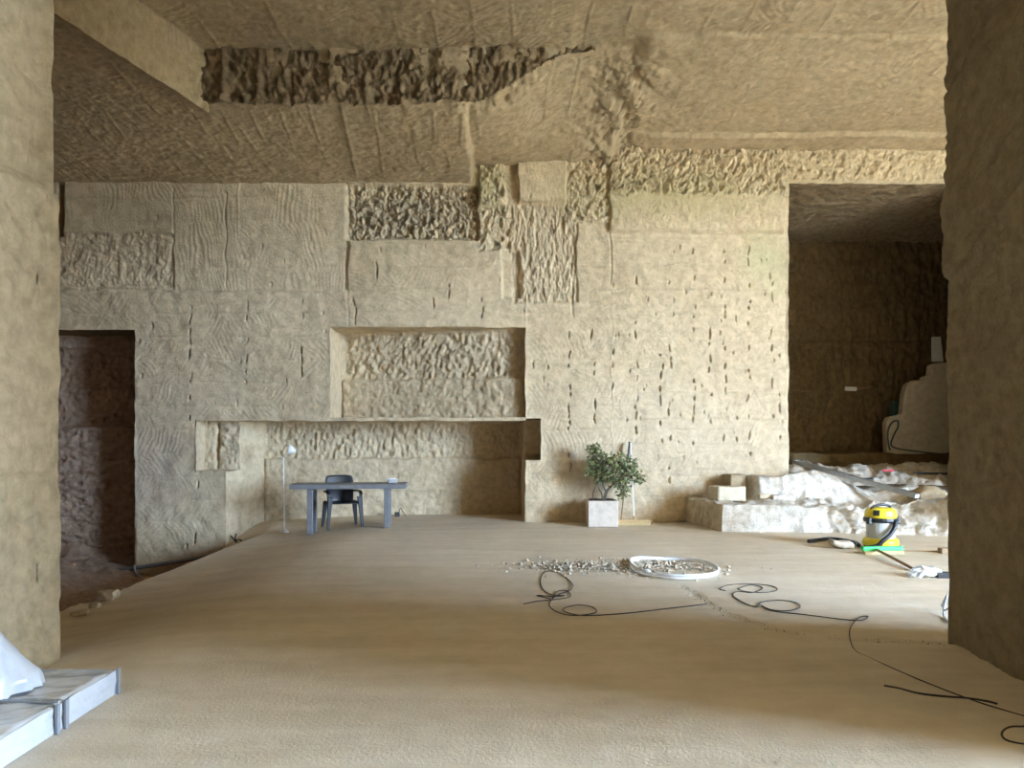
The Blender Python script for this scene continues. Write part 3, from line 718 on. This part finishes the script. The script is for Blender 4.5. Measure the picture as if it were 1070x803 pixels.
for sg in (-1, 1): MB().tube([(.0, 0, .02), (-.06, sg*.02, .02), (-.19, sg*.05, .02)], [.014, .015, .012], 6).build('handle', M['black'], root, smooth=True)
MB().box((.05, 0, .02), (.11, .04, .025), top=(.8, .5)).build('jaws', M['alu'], root, bevel=.004)
c = on_plat(929, 501)
root = thing('red_marker', 'red marker pen lying beside the pliers on the rock', 'marker', c, .1)
MB().tube([(-.11, 0, .02), (.08, 0, .02)], .016, 8).build('barrel', M['red_pl'], root); MB().tube([(.08, 0, .02), (.13, 0, .02)], [.014, .008], 8).build('cap', M['black'], root)
c = on_plat(924, 508)
root = thing('chisel', 'short stone chisel with green grip lying on the rock', 'chisel', c, -.15)
MB().tube([(-.12, 0, .02), (.02, 0, .02)], .018, 8).build('grip', M['teal'], root); MB().box((.08, 0, .02), (.14, .03, .01), top=(1, .7)).build('blade', M['alu'], root)
c = on_plat(975, 503)
root = thing('black_bar', 'black pry bar resting on the rock behind the boulder', 'bar', c, -.35)
MB().tube([(-.26, 0, .03), (.28, 0, .03)], .022, 8).build('shaft', M['black'], root); MB().box((-.28, 0, .03), (.07, .05, .018)).build('tip', M['black'], root)

# ------------------------------------------------------------------ desk, chair, lamp in front of the niche
FLp, FRp = fl(324, 559), fl(405.5, 556.3)
rz = math.radians(5); sp = 1.22; FRp = FLp + Vector((sp*math.cos(rz), sp*math.sin(rz), 0)); FRp.z = fz(FRp.x, FRp.y)
zb = max(FLp.z, FRp.z)
desk = thing('desk', 'grey table with thick slab top and four square legs before the niche', 'table', (FLp.x, FLp.y, zb), rz)
tz0, tz1, dd = .635, .71, .60
MB().box((sp/2 + .0, .20, (tz0+tz1)/2), (sp + .62, dd, tz1-tz0)).build('top', M['grey_metal'], desk, bevel=.006)
for x, y in ((0, 0), (sp, 0), (.0, .40), (sp, .40)):
    g = fz(FLp.x + x*math.cos(rz) - y*math.sin(rz), FLp.y + x*math.sin(rz) + y*math.cos(rz)) - zb
    MB().box((x, y, (tz0 + g)/2), (.085, .085, tz0 - g)).build('leg', M['grey_metal'], desk, bevel=.005)
def on_desk(x, y, z): return Vector((FLp.x + x*math.cos(rz) - y*math.sin(rz), FLp.y + x*math.sin(rz) + y*math.cos(rz), zb + z))
bk_ = thing('open_booklet', 'small open white booklet standing splayed on the grey table end', 'booklet', on_desk(sp + .08, .18, tz1), rz + .3)
for sg in (-1, 1):
    MB().add([(-.075, 0, .0), (.075, 0, .0), (.075, sg*.10, .07), (-.075, sg*.10, .07), (-.075, 0, .006), (.075, 0, .006), (.075, sg*.10, .076), (-.075, sg*.10, .076)], [(0, 1, 2, 3), (7, 6, 5, 4), (0, 4, 5, 1), (1, 5, 6, 2), (2, 6, 7, 3), (3, 7, 4, 0)]).build('page', M['paper'], bk_)
MB().box((0, 0, .004), (.16, .03, .008)).build('spine', M['black'], bk_)

cc = fl(358, 552.5); cc.y += .12; cc.x -= .03
chair = thing('plastic_armchair', 'black moulded plastic armchair pulled up behind the grey table', 'chair', (cc.x, cc.y, fz(cc.x, cc.y)), math.radians(24))
def grid_mb(nu, nv, fn):
    P = [fn(i/(nu-1), j/(nv-1)) for j in range(nv) for i in range(nu)]
    return MB().add(P, [(j*nu+i, j*nu+i+1, (j+1)*nu+i+1, (j+1)*nu+i) for j in range(nv-1) for i in range(nu-1)])
grid_mb(9, 9, lambda u, v: ((u-.5)*(.46 - .05*v), -.22 + .44*v, .445 - .02*v - .025*(1-(2*u-1)**2)*math.sin(math.pi*min(1, v*1.1)) - (.03*(1-v*6) if v < .17 else 0))).build('seat', M['black'], chair, smooth=True, solid=.018, sub=1)
grid_mb(11, 9, lambda u, v: ((u-.5)*(.44 + .06*v - .10*max(0, v-.75)*2), .20 + .10*v - .05*(2*u-1)**2*(1-.4*v), .42 + .45*v - .02*(2*u-1)**4*v)).build('backrest', M['black'], chair, smooth=True, solid=.02, sub=1)
for sg in (-1, 1):
    ap = smooth_path([(sg*.235, .235, .59), (sg*.265, .10, .612), (sg*.27, -.08, .61), (sg*.265, -.19, .585), (sg*.255, -.215, .52)], 4)
    MB().loft([[(p.x + a*.028, p.y, p.z + b_*.012) for a, b_ in ((-1, -1), (1, -1), (1, 1), (-1, 1))] for p in ap]).build('armrest', M['black'], chair, bevel=.006)
    for y0, y1, z1 in ((-.215, -.245, .53), (.19, .25, .44)):
        rings = []
        for t in (0, .3, .7, 1):
            x, y, z, w_ = sg*(.285 - .045*t), y1 + (y0-y1)*t, z1*t, .020 + .020*t
            rings.append([(x - w_, y - w_*.8, z), (x + w_, y - w_*.8, z), (x + w_, y + w_*.8, z), (x - w_, y + w_*.8, z)])
        MB().loft(rings).build('leg', M['black'], chair, bevel=.006)
    MB().box((sg*.235, 0, .42), (.02, .42, .05)).build('seat_rail', M['black'], chair, bevel=.005)

lb = fl(297, 556.5)
lamp = thing('floor_lamp', 'slim white reading lamp with cone shade standing left of the table', 'lamp', lb)
kk = lb.y/F
hz = lambda py: EYE + (HY - py)*kk - lb.z
MB().lathe([(.0, 0), (.085, 0), (.085, .012), (.02, .022), (0, .022)], 20).build('base', M['white_metal'], lamp)
MB().lathe([(.022, 0), (.026, .03), (.01, .055)], 12, (.04, -.06, .012)).build('foot_switch', M['white_pl'], lamp, smooth=True)
MB().tube([(0, 0, .02), (-.012, 0, hz(478))], .009, 8).build('pole', M['white_metal'], lamp)
MB().tube(smooth_path([(-.012, 0, hz(479)), (-.03, 0, hz(474)), (.0, 0, hz(468)), (.05, 0, hz(465.5)), (.12, -.0, hz(467))]), .006, 6).build('arm', M['grey_metal'], lamp)
ap, ct = Vector((.20, 0, hz(471.5))), Vector((.085, -.03, hz(470)))
ax = (ct - ap).normalized(); e1 = ax.cross(Vector((0, 1, 0))).normalized(); e2 = ax.cross(e1)
rings = [[ap + ax*t + (e1*math.cos(2*math.pi*k/20) + e2*math.sin(2*math.pi*k/20))*r for k in range(20)] for t, r in ((0, .015), (.02, .03), (.12, .105))]
sh_ = MB().loft(rings, caps=False).build('shade', M['white_metal'], lamp, smooth=True, solid=.004)
MB().lathe([(.0, -.03), (.02, -.02), (.028, 0), (.02, .02), (0, .03)], 12, tuple(ap + ax*.06)).build('bulb', M['white_pl'], sh_, smooth=True)

ad = fl(415, 540.5)
root = thing('power_adapter', 'small black power adapter with looped lead against the niche wall', 'adapter', (ad.x, ad.y, ad.z), .3)
MB().box((0, 0, .045), (.09, .05, .09)).build('body', M['black'], root, bevel=.006)
MB().tube(smooth_path([(.03, 0, .07), (.06, .0, .16), (.10, 0, .10), (.15, .02, .03), (.17, 0, .012)]), .007, 6).build('lead', M['cable'], root)
ce = fl(247, 567)
root = thing('cable_stub', 'forked black cable stub coming out of the floor beside the jamb', 'cable', ce)
for k, P in enumerate((((0, 0, 0), (-.02, 0, .08), (.0, .0, .15)), ((0, 0, 0.0), (-.06, 0, .07), (-.09, 0, .11)), ((.0, 0, .03), (.07, -.02, .05), (.12, -.05, .012)))):
    MB().tube(smooth_path(P), .012, 6).build('strand', M['cable'], root, smooth=True)
pp = [(wx(70), WY + .3, wz(601)), (wx(110), WY + .05, wz(597)), (wx(143), WY - .07, wz(593)), (wx(190), WY - .06, wz(586)), (wx(240), WY - .06, wz(577))]
tag(MB().tube(smooth_path(pp), .035, 10).build('conduit_pipe', M['grey_metal'], None, smooth=True), 'grey conduit pipe running along the wall foot in the trench', 'pipe')
tag(MB().tube(smooth_path([(wx(143), WY - .09, wz(590)), (wx(146), WY - .12, wz(598)), (wx(156), WY - .14, wz(604)), (wx(170), WY-.14, wz(607))]), .02, 8).build('loose_cable', M['alu'], None, smooth=True), 'pale loose cable drooping from the conduit pipe at the doorway corner', 'cable')
for k, (px, py, sz, lab) in enumerate(((113, 627, (.20, .16, .10), 'largest broken stone on the crumbled slab edge by the trench'), (99, 635, (.10, .09, .06), 'small broken stone on the crumbled slab edge beside the largest one'), (86, 643, (.16, .12, .05), 'flat broken stone on the slab edge next to the left pier'))):
    c = fl(px, py); c.x = max(c.x, -4.3 + .10); tag(rock('edge_stone', (c.x, c.y, fz(c.x, c.y) - .015), sz, M['block'], amp=.02, seed=40+k, rnd=.5, fr=6), lab, 'stone', 'broken stones along the slab edge')

# ------------------------------------------------------------------ potted tree and brooms
pa = fl(630.5, 551); hw = .245; pc = Vector((pa.x, pa.y + hw, fz(pa.x, pa.y)))
tree = thing('potted_tree', 'leafy small tree in a square pale concrete planter by the wall', 'potted plant', pc)
ph = .425
planter = MB().add([(-hw, -hw, 0), (hw, -hw, 0), (hw, hw, 0), (-hw, hw, 0), (-hw, -hw, ph), (hw, -hw, ph), (hw, hw, ph), (-hw, hw, ph),
          (-hw+.035, -hw+.035, ph), (hw-.035, -hw+.035, ph), (hw-.035, hw-.035, ph), (-hw+.035, hw-.035, ph),
          (-hw+.035, -hw+.035, ph-.07), (hw-.035, -hw+.035, ph-.07), (hw-.035, hw-.035, ph-.07), (-hw+.035, hw-.035, ph-.07)],
         [(3, 2, 1, 0), (0, 1, 5, 4), (1, 2, 6, 5), (2, 3, 7, 6), (3, 0, 4, 7), (4, 5, 9, 8), (5, 6, 10, 9), (6, 7, 11, 10), (7, 4, 8, 11), (8, 9, 13, 12), (9, 10, 14, 13), (10, 11, 15, 14), (11, 8, 12, 15), (12, 13, 14, 15)]).build('planter', M['concrete'], tree, bevel=.008)
flat_s = rock('soil', (0, 0, ph - .10), (2*hw - .075, 2*hw - .075, .09), M['soil'], amp=.012, fr=12, seed=55, parent=planter)
R = random.Random(5)
def tp(px, py, dy=0): q = ray(px, py, pc.y + dy) - pc; return q
stems = [[(621, 527), (620, 516), (624, 505), (619, 494), (617, 482)], [(629, 527), (629, 517), (625, 508), (628, 496), (633, 484), (634, 474)], [(630, 526), (633, 514), (641, 506), (644, 494), (648, 480)], [(631, 526), (636, 512), (646, 505), (652, 512), (650, 520)], [(641, 506), (652, 498), (662, 494), (671, 500)], [(633, 514), (630, 503), (640, 490), (652, 486)]]
tips = []
for k, st in enumerate(stems):
    dy = R.uniform(-.12, .10); P = smooth_path([tp(x, y, dy*i/len(st)) for i, (x, y) in enumerate(st)])
    n = len(P); MB().tube(P, [.015*(1 - .75*i/n) for i in range(n)], 6).build('stem', M['bark'], tree, smooth=True)
lobes = [(622, 478, 11, 11), (634, 485, 12, 12), (646, 483, 12, 12), (655, 492, 11, 13), (668, 499, 8, 9), (651, 510, 8, 13), (628, 496, 10, 9), (642, 500, 10, 10), (617, 490, 7, 10), (661, 485, 7, 9), (620, 470, 9, 6)]
fol, tw = MB(), MB()
kp = pc.y/F
for cx, cy, rx, ry in lobes:
    for _ in range(int(rx*ry*1.15)):
        while True:
            a, b_, c_ = R.uniform(-1, 1), R.uniform(-1, 1), R.uniform(-1, 1)
            if a*a + b_*b_ + c_*c_ < 1: break
        p = tp(cx + a*rx, cy + b_*ry, c_*rx*kp*1.0)
        l, w_ = R.uniform(.05, .085), R.uniform(.018, .028)
        t = Vector((R.gauss(0, 1), R.gauss(0, 1), R.gauss(-.3, .7))).normalized(); s_ = t.cross(Vector((R.gauss(0, .6), R.gauss(0, .6), 1))).normalized(); nn = t.cross(s_)*.008
        fol.add([p, p + t*l*.45 + s_*w_ + nn, p + t*l, p + t*l*.45 - s_*w_ + nn], [(0, 1, 2, 3)])
        if R.random() < .12: tw.tube([p, tp(cx, cy, 0)], .004, 3)
o = fol.build('foliage', M['leaf'], tree); o['kind'] = 'stuff'
o = tw.build('twigs', M['bark'], tree); o['kind'] = 'stuff'

hb = fl(662.5, 549.5); hb.y = min(hb.y, 12.95)
bw = 35*hb.y/F
broom = thing('push_broom', 'upright push broom with wide wooden head and thin white pole beside planter', 'broom', hb)
bh = MB().box((0, 0, .075), (bw, .07, .05)).build('head', M['wood'], broom, bevel=.008)
MB().box((0, 0, .027), (bw*.98, .06, .05)).build('bristles', M['bristle'], bh)
top = ray(659, 463, 13.06) - hb
MB().tube([(0, 0, .10), tuple(top)], .011, 8).build('pole', M['white_pl'], broom)
MB().lathe([(.022, 0), (.024, .05), (.016, .07)], 10, (0, 0, .09)).build('socket', M['wood'], broom)
s0 = Vector((pc.x + .34, 12.92, fz(1.9, 12.9))); s1 = ray(658, 462, 13.12)
root = thing('leaning_stick', 'dark stick leaning on the wall behind the potted tree', 'stick', s0)
MB().tube([(0, 0, .0), tuple((s1 - s0)*.78)], .012, 8).build('shaft', M['brown_wood'], root); MB().tube([tuple((s1 - s0)*.78), tuple(s1 - s0)], .018, 8).build('grip', M['black'], root)

vb_ = fl(920, 573)
vac = thing('wet_dry_vacuum', 'yellow and grey drum vacuum cleaner standing before the rock platform', 'vacuum cleaner', vb_, .15)
vbase = MB().lathe([(.0, .035), (.20, .035), (.225, .06), (.225, .11), (.195, .14), (0, .14)], 28).build('base', M['yellow'], vac, smooth=True, bevel=.006)
MB().lathe([(.0, .13), (.172, .13), (.186, .36), (0, .36)], 28).build('drum', M['drum'], vac, bevel=.006)
vc = MB().lathe([(.0, .35), (.205, .35), (.215, .375), (.21, .41), (0, .41)], 28).build('collar', M['black'], vac, bevel=.006)
vh = MB().lathe([(.0, .40), (.195, .40), (.20, .44), (.185, .50), (.15, .535), (.0, .54)], 28).build('motor_head', M['yellow'], vac, bevel=.01)
MB().tube(smooth_path([(-.16, -.02, .48), (-.13, -.03, .545), (-.04, -.04, .575), (.06, -.04, .575), (.12, -.03, .55)]), .018, 8).build('handle', M['black'], vh, smooth=True)
MB().box((-.13, -.115, .48), (.10, .08, .07), rz=.8).build('switch_panel', M['black'], vh, bevel=.012)
for sg in (-1, 1): MB().box((sg*.20, -.06, .37), (.06, .07, .09)).build('latch', M['black'], vc, bevel=.01)
MB().tube(smooth_path([(.08, -.20, .38), (.04, -.235, .30), (-.04, -.245, .20), (-.13, -.24, .13), (-.20, -.22, .06), (-.34, -.17, .03)]), .03, 10).build('hose_inlet', M['black'], vac, smooth=True)
for a in (.6, 2.2, 3.9, 5.5):
    w_ = MB().lathe([(.0, -.012), (.026, -.012), (.03, 0), (.026, .012), (0, .012)], 14); w_.v = [(.19*math.cos(a) + z*math.sin(a) + x*math.cos(a), .19*math.sin(a) - z*math.cos(a) + x*math.sin(a), .031 + y) for x, y, z in w_.v]
    w_.build('caster', M['black'], vbase, smooth=True)
hp = [fl(x, y, .028) for x, y in ((905, 572.5), (895, 570), (882, 567), (868, 565.5), (856, 566.5), (845, 568))]
tag(MB().tube(smooth_path([hp[0] + Vector((-.1, 0, .0))] + hp[1:]), .026, 10).build('vacuum_hose', M['black'], None, smooth=True), 'ribbed black suction hose lying on floor left of the vacuum', 'hose')
c = fl(879, 573); tag(rock('floor_stone', (c.x, c.y, c.z - .01), (.34, .20, .09), M['gravel'], amp=.03, seed=61, rnd=.6, fr=4), 'flat grey stone on the floor under the suction hose', 'stone')
c0, c1 = fl(902, 579.5), fl(944, 579)
m_ = (c0 + c1)/2; hl = (c1 - c0).length
root = thing('floor_brush', 'sweeping brush with bright green head and wooden handle lying before the vacuum', 'brush', m_, math.atan2(c1.y - c0.y, c1.x - c0.x))
gh = MB().box((0, .03, .065), (hl, .07, .055)).build('head', M['green'], root, bevel=.008); MB().box((0, .0, .02), (hl*.96, .06, .04)).build('bristles', M['bristle'], gh)
e = fl(955, 597) - m_; rt = Matrix.Rotation(-root.rotation_euler.z, 3, 'Z')
MB().tube([(-.10, -.02, .06), tuple(rt @ (e + Vector((0, 0, .02))))], .018, 8).build('handle', M['brown_wood'], root)
a, b_ = fl(946, 576.5, .008), fl(1006, 577.5, .008)
tag(MB().tube([a, b_], .008, 6).build('metal_rod', M['brown_wood'], None), 'thin metal rod lying on the floor right of the green brush', 'rod')
a = fl(983, 579); tag(MB().box((a.x + .5, a.y + .05, a.z + .035), (1.0, .10, .07), rz=.05).build('wood_offcut', M['brown_wood'], None, bevel=.004), 'brown wooden batten poking out from behind the right pier', 'wood')
a = fl(981, 605); tag(MB().box((a.x + .4, a.y + .04, a.z + .03), (.8, .08, .06), rz=-.03).build('black_batten', M['black'], None, bevel=.004), 'short black batten lying behind the right pier', 'bar')
c = fl(968, 603); o = tag(rock('plastic_bag', (c.x, c.y, c.z - .005), (.34, .24, .07), M['bag_film'], amp=.05, seed=71, rnd=.6, fr=5, n=20, taper=.6), 'crumpled translucent plastic bag on the floor beside the brush handle', 'bag')
wp = [fl(x, y, .012 + l) for x, y, l in ((992, 652, 0), (986, 645, .0), (988, 640, .08), (984, 638, .02), (990, 640, .14), (986, 645, .05), (992, 650, .1))]
tag(MB().tube(smooth_path(wp), .008, 6).build('wire_tangle', M['alu'], None, smooth=True), 'pale tangle of wire against the foot of the right pier', 'wire')

# ------------------------------------------------------------------ rubble, hose coil, cables
N = 2400; ra = rng.uniform(0, 2*math.pi, N); rr = np.abs(rng.normal(0, .55, N))
heap_c = ((0.30 + 2.25)/2, 8.72); hx, hy = 1.02, .42
def heap_h(x, y): q = ((x-heap_c[0])/hx)**2 + ((y-heap_c[1])/hy)**2; return .035*max(0, 1-q)
oc = np.array([(1, 0, 0), (-1, 0, 0), (0, 1, 0), (0, -1, 0), (0, 0, 1), (0, 0, -1)], float)
of = np.array([(0, 2, 4), (2, 1, 4), (1, 3, 4), (3, 0, 4), (2, 0, 5), (1, 2, 5), (3, 1, 5), (0, 3, 5)])
V, T = [], []
for i in range(N):
    x, y = heap_c[0] + hx*1.1*rr[i]*math.cos(ra[i]) - (.6*rng.random() if i % 7 == 0 else 0), heap_c[1] + hy*1.1*rr[i]*math.sin(ra[i])
    s_ = .007 + .026*rng.random()**3.2
    v_ = oc*s_*rng.uniform(.6, 1.25, (6, 1)); v_ = v_*np.array([1.2, 1.0, .75]); a = rng.uniform(0, 6.28); co, si = math.cos(a), math.sin(a)
    v_ = np.stack([v_[:, 0]*co - v_[:, 1]*si, v_[:, 0]*si + v_[:, 1]*co, v_[:, 2]], -1) + (x, y, heap_h(x, y) + s_*.3)
    T.append(of + 6*i); V.append(v_)
hg = 40; uu, tt = np.meshgrid(np.linspace(0, 1.0, 12), np.linspace(0, 2*math.pi, hg, endpoint=False))
o = mesh_np('rubble_heap', np.concatenate(V), np.concatenate(T), M['gravel'], None, False); o['kind'] = 'stuff'; tag(o, 'low heap of grey rubble and stone crumbs on the floor', 'rubble')
o2 = surf('heap_bed', np.linspace(0, 1, 14), np.linspace(0, 2*math.pi, 48), lambda u, v: (heap_c[0] + hx*u*np.cos(v), heap_c[1] + hy*u*np.sin(v), max(.0,1)*.032*(1-u*u) + .008*fbm(u*np.cos(v)*3, u*np.sin(v)*3, 0*u, 3, 3, 140)*(1-u)-.004), M['gravel'], o); o2['kind'] = 'stuff'
coil = []
cc0 = fl(703, 596.5)
for i in range(0, 2*40 + 12):
    a = 2*math.pi*i/40 + 2.2; t = i/40
    off = (.02*math.sin(2.1*t) + .035*t - .03, .05*t - .04)
    x, y = cc0.x + (.455 + .012*t)*math.cos(a) + off[0], cc0.y + (.60 - .03*t)*math.sin(a) + off[1]
    coil.append((x, y, heap_h(x, y) + .018 + .014*t + .004*math.sin(3*a)))
tag(MB().tube(coil, .013, 8).build('hose_coil', M['white_pl'], None, smooth=True), 'loose coil of white plastic tube lying over the grey rubble', 'hose')
def cable(name, pxs, r, label, mat='cable', cat='cable'):
    return tag(MB().tube(smooth_path([fl(x, y, r*.9 + heap_h(*at_px(x, y))) for x, y in pxs], 7), r, 6).build(name, M[mat], None, smooth=True), label, cat)
cable('thin_cable', ((547, 632), (562, 629), (582, 627), (596, 624), (592, 618), (582, 619), (577, 626), (584, 622), (596, 617), (598, 611), (590, 603), (580, 598), (570, 598), (565, 606), (567, 616), (576, 622), (590, 623), (578, 624), (561, 623), (575, 627), (574, 634), (584, 641), (600, 644), (622, 641), (619, 635), (604, 633), (590, 636), (590, 640), (610, 644), (650, 642), (695, 637), (738, 632)), .0045, 'thin dark cable in loose loops in front of the grey rubble')
cable('long_cable', ((758, 618), (752, 616), (762, 612), (785, 611), (806, 613), (812, 617), (800, 620), (780, 619), (772, 616), (784, 612), (797, 615), (786, 620), (770, 619), (766, 623), (776, 630), (790, 635), (796, 630), (812, 628), (830, 630), (836, 635), (824, 639), (806, 638), (795, 633), (806, 639), (840, 643), (880, 648), (900, 649), (907, 645), (898, 646), (889, 656), (888, 668), (894, 681), (910, 689), (950, 707), (1000, 727), (1035, 739), (1085, 754)), .0045, 'long thin dark cable trailing from coils across the floor past right pier')
cable('black_cable_end', ((924, 718), (940, 721), (960, 726), (985, 729), (1010, 731), (1030, 734), (1042, 737)), .0065, 'short thick black cable end crossing the long thin cable')
cable('cable_loop', ((1100, 752), (1075, 760), (1056, 761), (1047, 767), (1052, 775), (1075, 780), (1100, 782)), .0055, 'black cable loop lying at the foot of right pier')

# ------------------------------------------------------------------ wrapped package and sack by the left pier
px1, pyn, pyf, pt = -2.30, 2.9, 4.45, .14
root = thing('wrapped_package', 'flat board package wrapped in white film with printed tape by left pier', 'package', (-2.72, 3.7, 0))
def pk(u, v):
    return None
xs, ys = np.linspace(-.42, .42, 60), np.linspace(-.80, .75, 120)
o = surf('board_top', xs, ys, lambda u, v: (u, v + .012*fbm(u, v, 0*u, 3, 2, 151), pt + .007*fbm(u*1.2, v*3, 0*u, 3, 3, 152) + .006*ridged(u*.6 + v*.5, v*1.6 - u, 0*u, 3, 3, 154)*(np.abs(u) < .40) - .010*(np.abs(u) > .41)), M['film_grey'], root)
o = surf('side_film', ys, np.linspace(0, 1, 10), lambda u, v: (.42 + (.006*fbm(u*2, v, 0*u, 2.5, 3, 153) + .005*ridged(u*1.5 + v, v, 0*u, 3, 3, 155))*np.sin(math.pi*v) + .004, u, v*(pt - .004) + .006*fbm(u*1.2, 0*u, 0*u, 3, 3, 152)*v), M['film'], root)
o = surf('side_film', ys, np.linspace(0, 1, 4), lambda u, v: (0*u - .42, u, v*pt), M['film'], root, flip=True)
o = surf('end_film', xs, np.linspace(0, 1, 8), lambda u, v: (u, 0*u + .75 + .008*np.sin(math.pi*v), v*(pt - .002)), M['film'], root, flip=True)
o = surf('end_film', xs, np.linspace(0, 1, 4), lambda u, v: (u, 0*u - .80, v*(pt - .002)), M['film'], root)
m, nt, b = nodes_mat('printed_tape')
w1 = tex(nt, 'ShaderNodeTexVoronoi', 120); lk(nt, ramp(nt, w1.outputs['Distance'], [(.70, (.012, .012, .015)), (.80, (.25, .26, .28))]), b.inputs['Base Color']); b.inputs['Roughness'].default_value = .35
M['tape'] = m
yt = at_px(54, 765)[1] - 3.7
MB().box((0, yt, pt + .013), (.86, .030, .010)).build('tape', M['tape'], root)
for dy in (-.03, .045): MB().box((.438, yt + dy, pt/2 + .002), (.012, .028, pt + .008)).build('tape', M['tape'], root)
MB().box((.436, .742, pt/2 + .004), (.014, .024, pt + .01)).build('tape', M['tape'], root)
MB().tube(smooth_path([(.44, -.47, .09), (.445, -.43, .10), (.445, -.40, .07), (.44, -.43, .02), (.44, -.50, .03)]), .005, 6).build('tie', M['cable'], root)
# sack: a slumped bag of white film
def sack_fn(u, v):
    a = u*2*math.pi
    r = (1 - v**1.25)**.8 + .02
    f = 1 + .05*np.sin(5*a + 4*v) + .08*fbm(np.cos(a), np.sin(a), v, 1.6, 3, 161) + .07*ridged(np.cos(a)*1.2, np.sin(a)*1.2, v*.7, 2.5, 3, 162)*(1-.6*v)
    cx_ = np.cos(a)
    return -2.93 + np.where(cx_ > 0, .36, .18)*r*f*cx_ + .02*v, 4.02 + .33*r*f*np.sin(a), pt + .012 + .43*v*(1 + .05*np.sin(3*a))
o = surf('white_sack', np.linspace(0, 1, 72), np.linspace(0, 1, 36)**.8, sack_fn, M['film']); tag(o, 'slumped white plastic sack piled on the wrapped package', 'sack')

V, T = [], []
cp = [at_px(x, y) for x, y in ((715, 613), (735, 628), (757, 640), (800, 656), (850, 668), (920, 670), (988, 673))]
for i in range(260):
    k = min(5, int(rng.random()**1.6*6)); t = rng.random(); x = cp[k][0] + (cp[k+1][0]-cp[k][0])*t + rng.normal(0, .045); y = cp[k][1] + (cp[k+1][1]-cp[k][1])*t + rng.normal(0, .045)
    s_ = .003 + .008*rng.random()**3
    V.append(oc*s_*rng.uniform(.6, 1.3, (6, 1)) + (x, y, s_*.2 - .002)); T.append(of + 6*i)
o = mesh_np('floor_crumbs', np.concatenate(V), np.concatenate(T), M['block'], None, False); o['kind'] = 'stuff'; tag(o, 'line of fine brown crumbs along the crack in the floor', 'rubble')
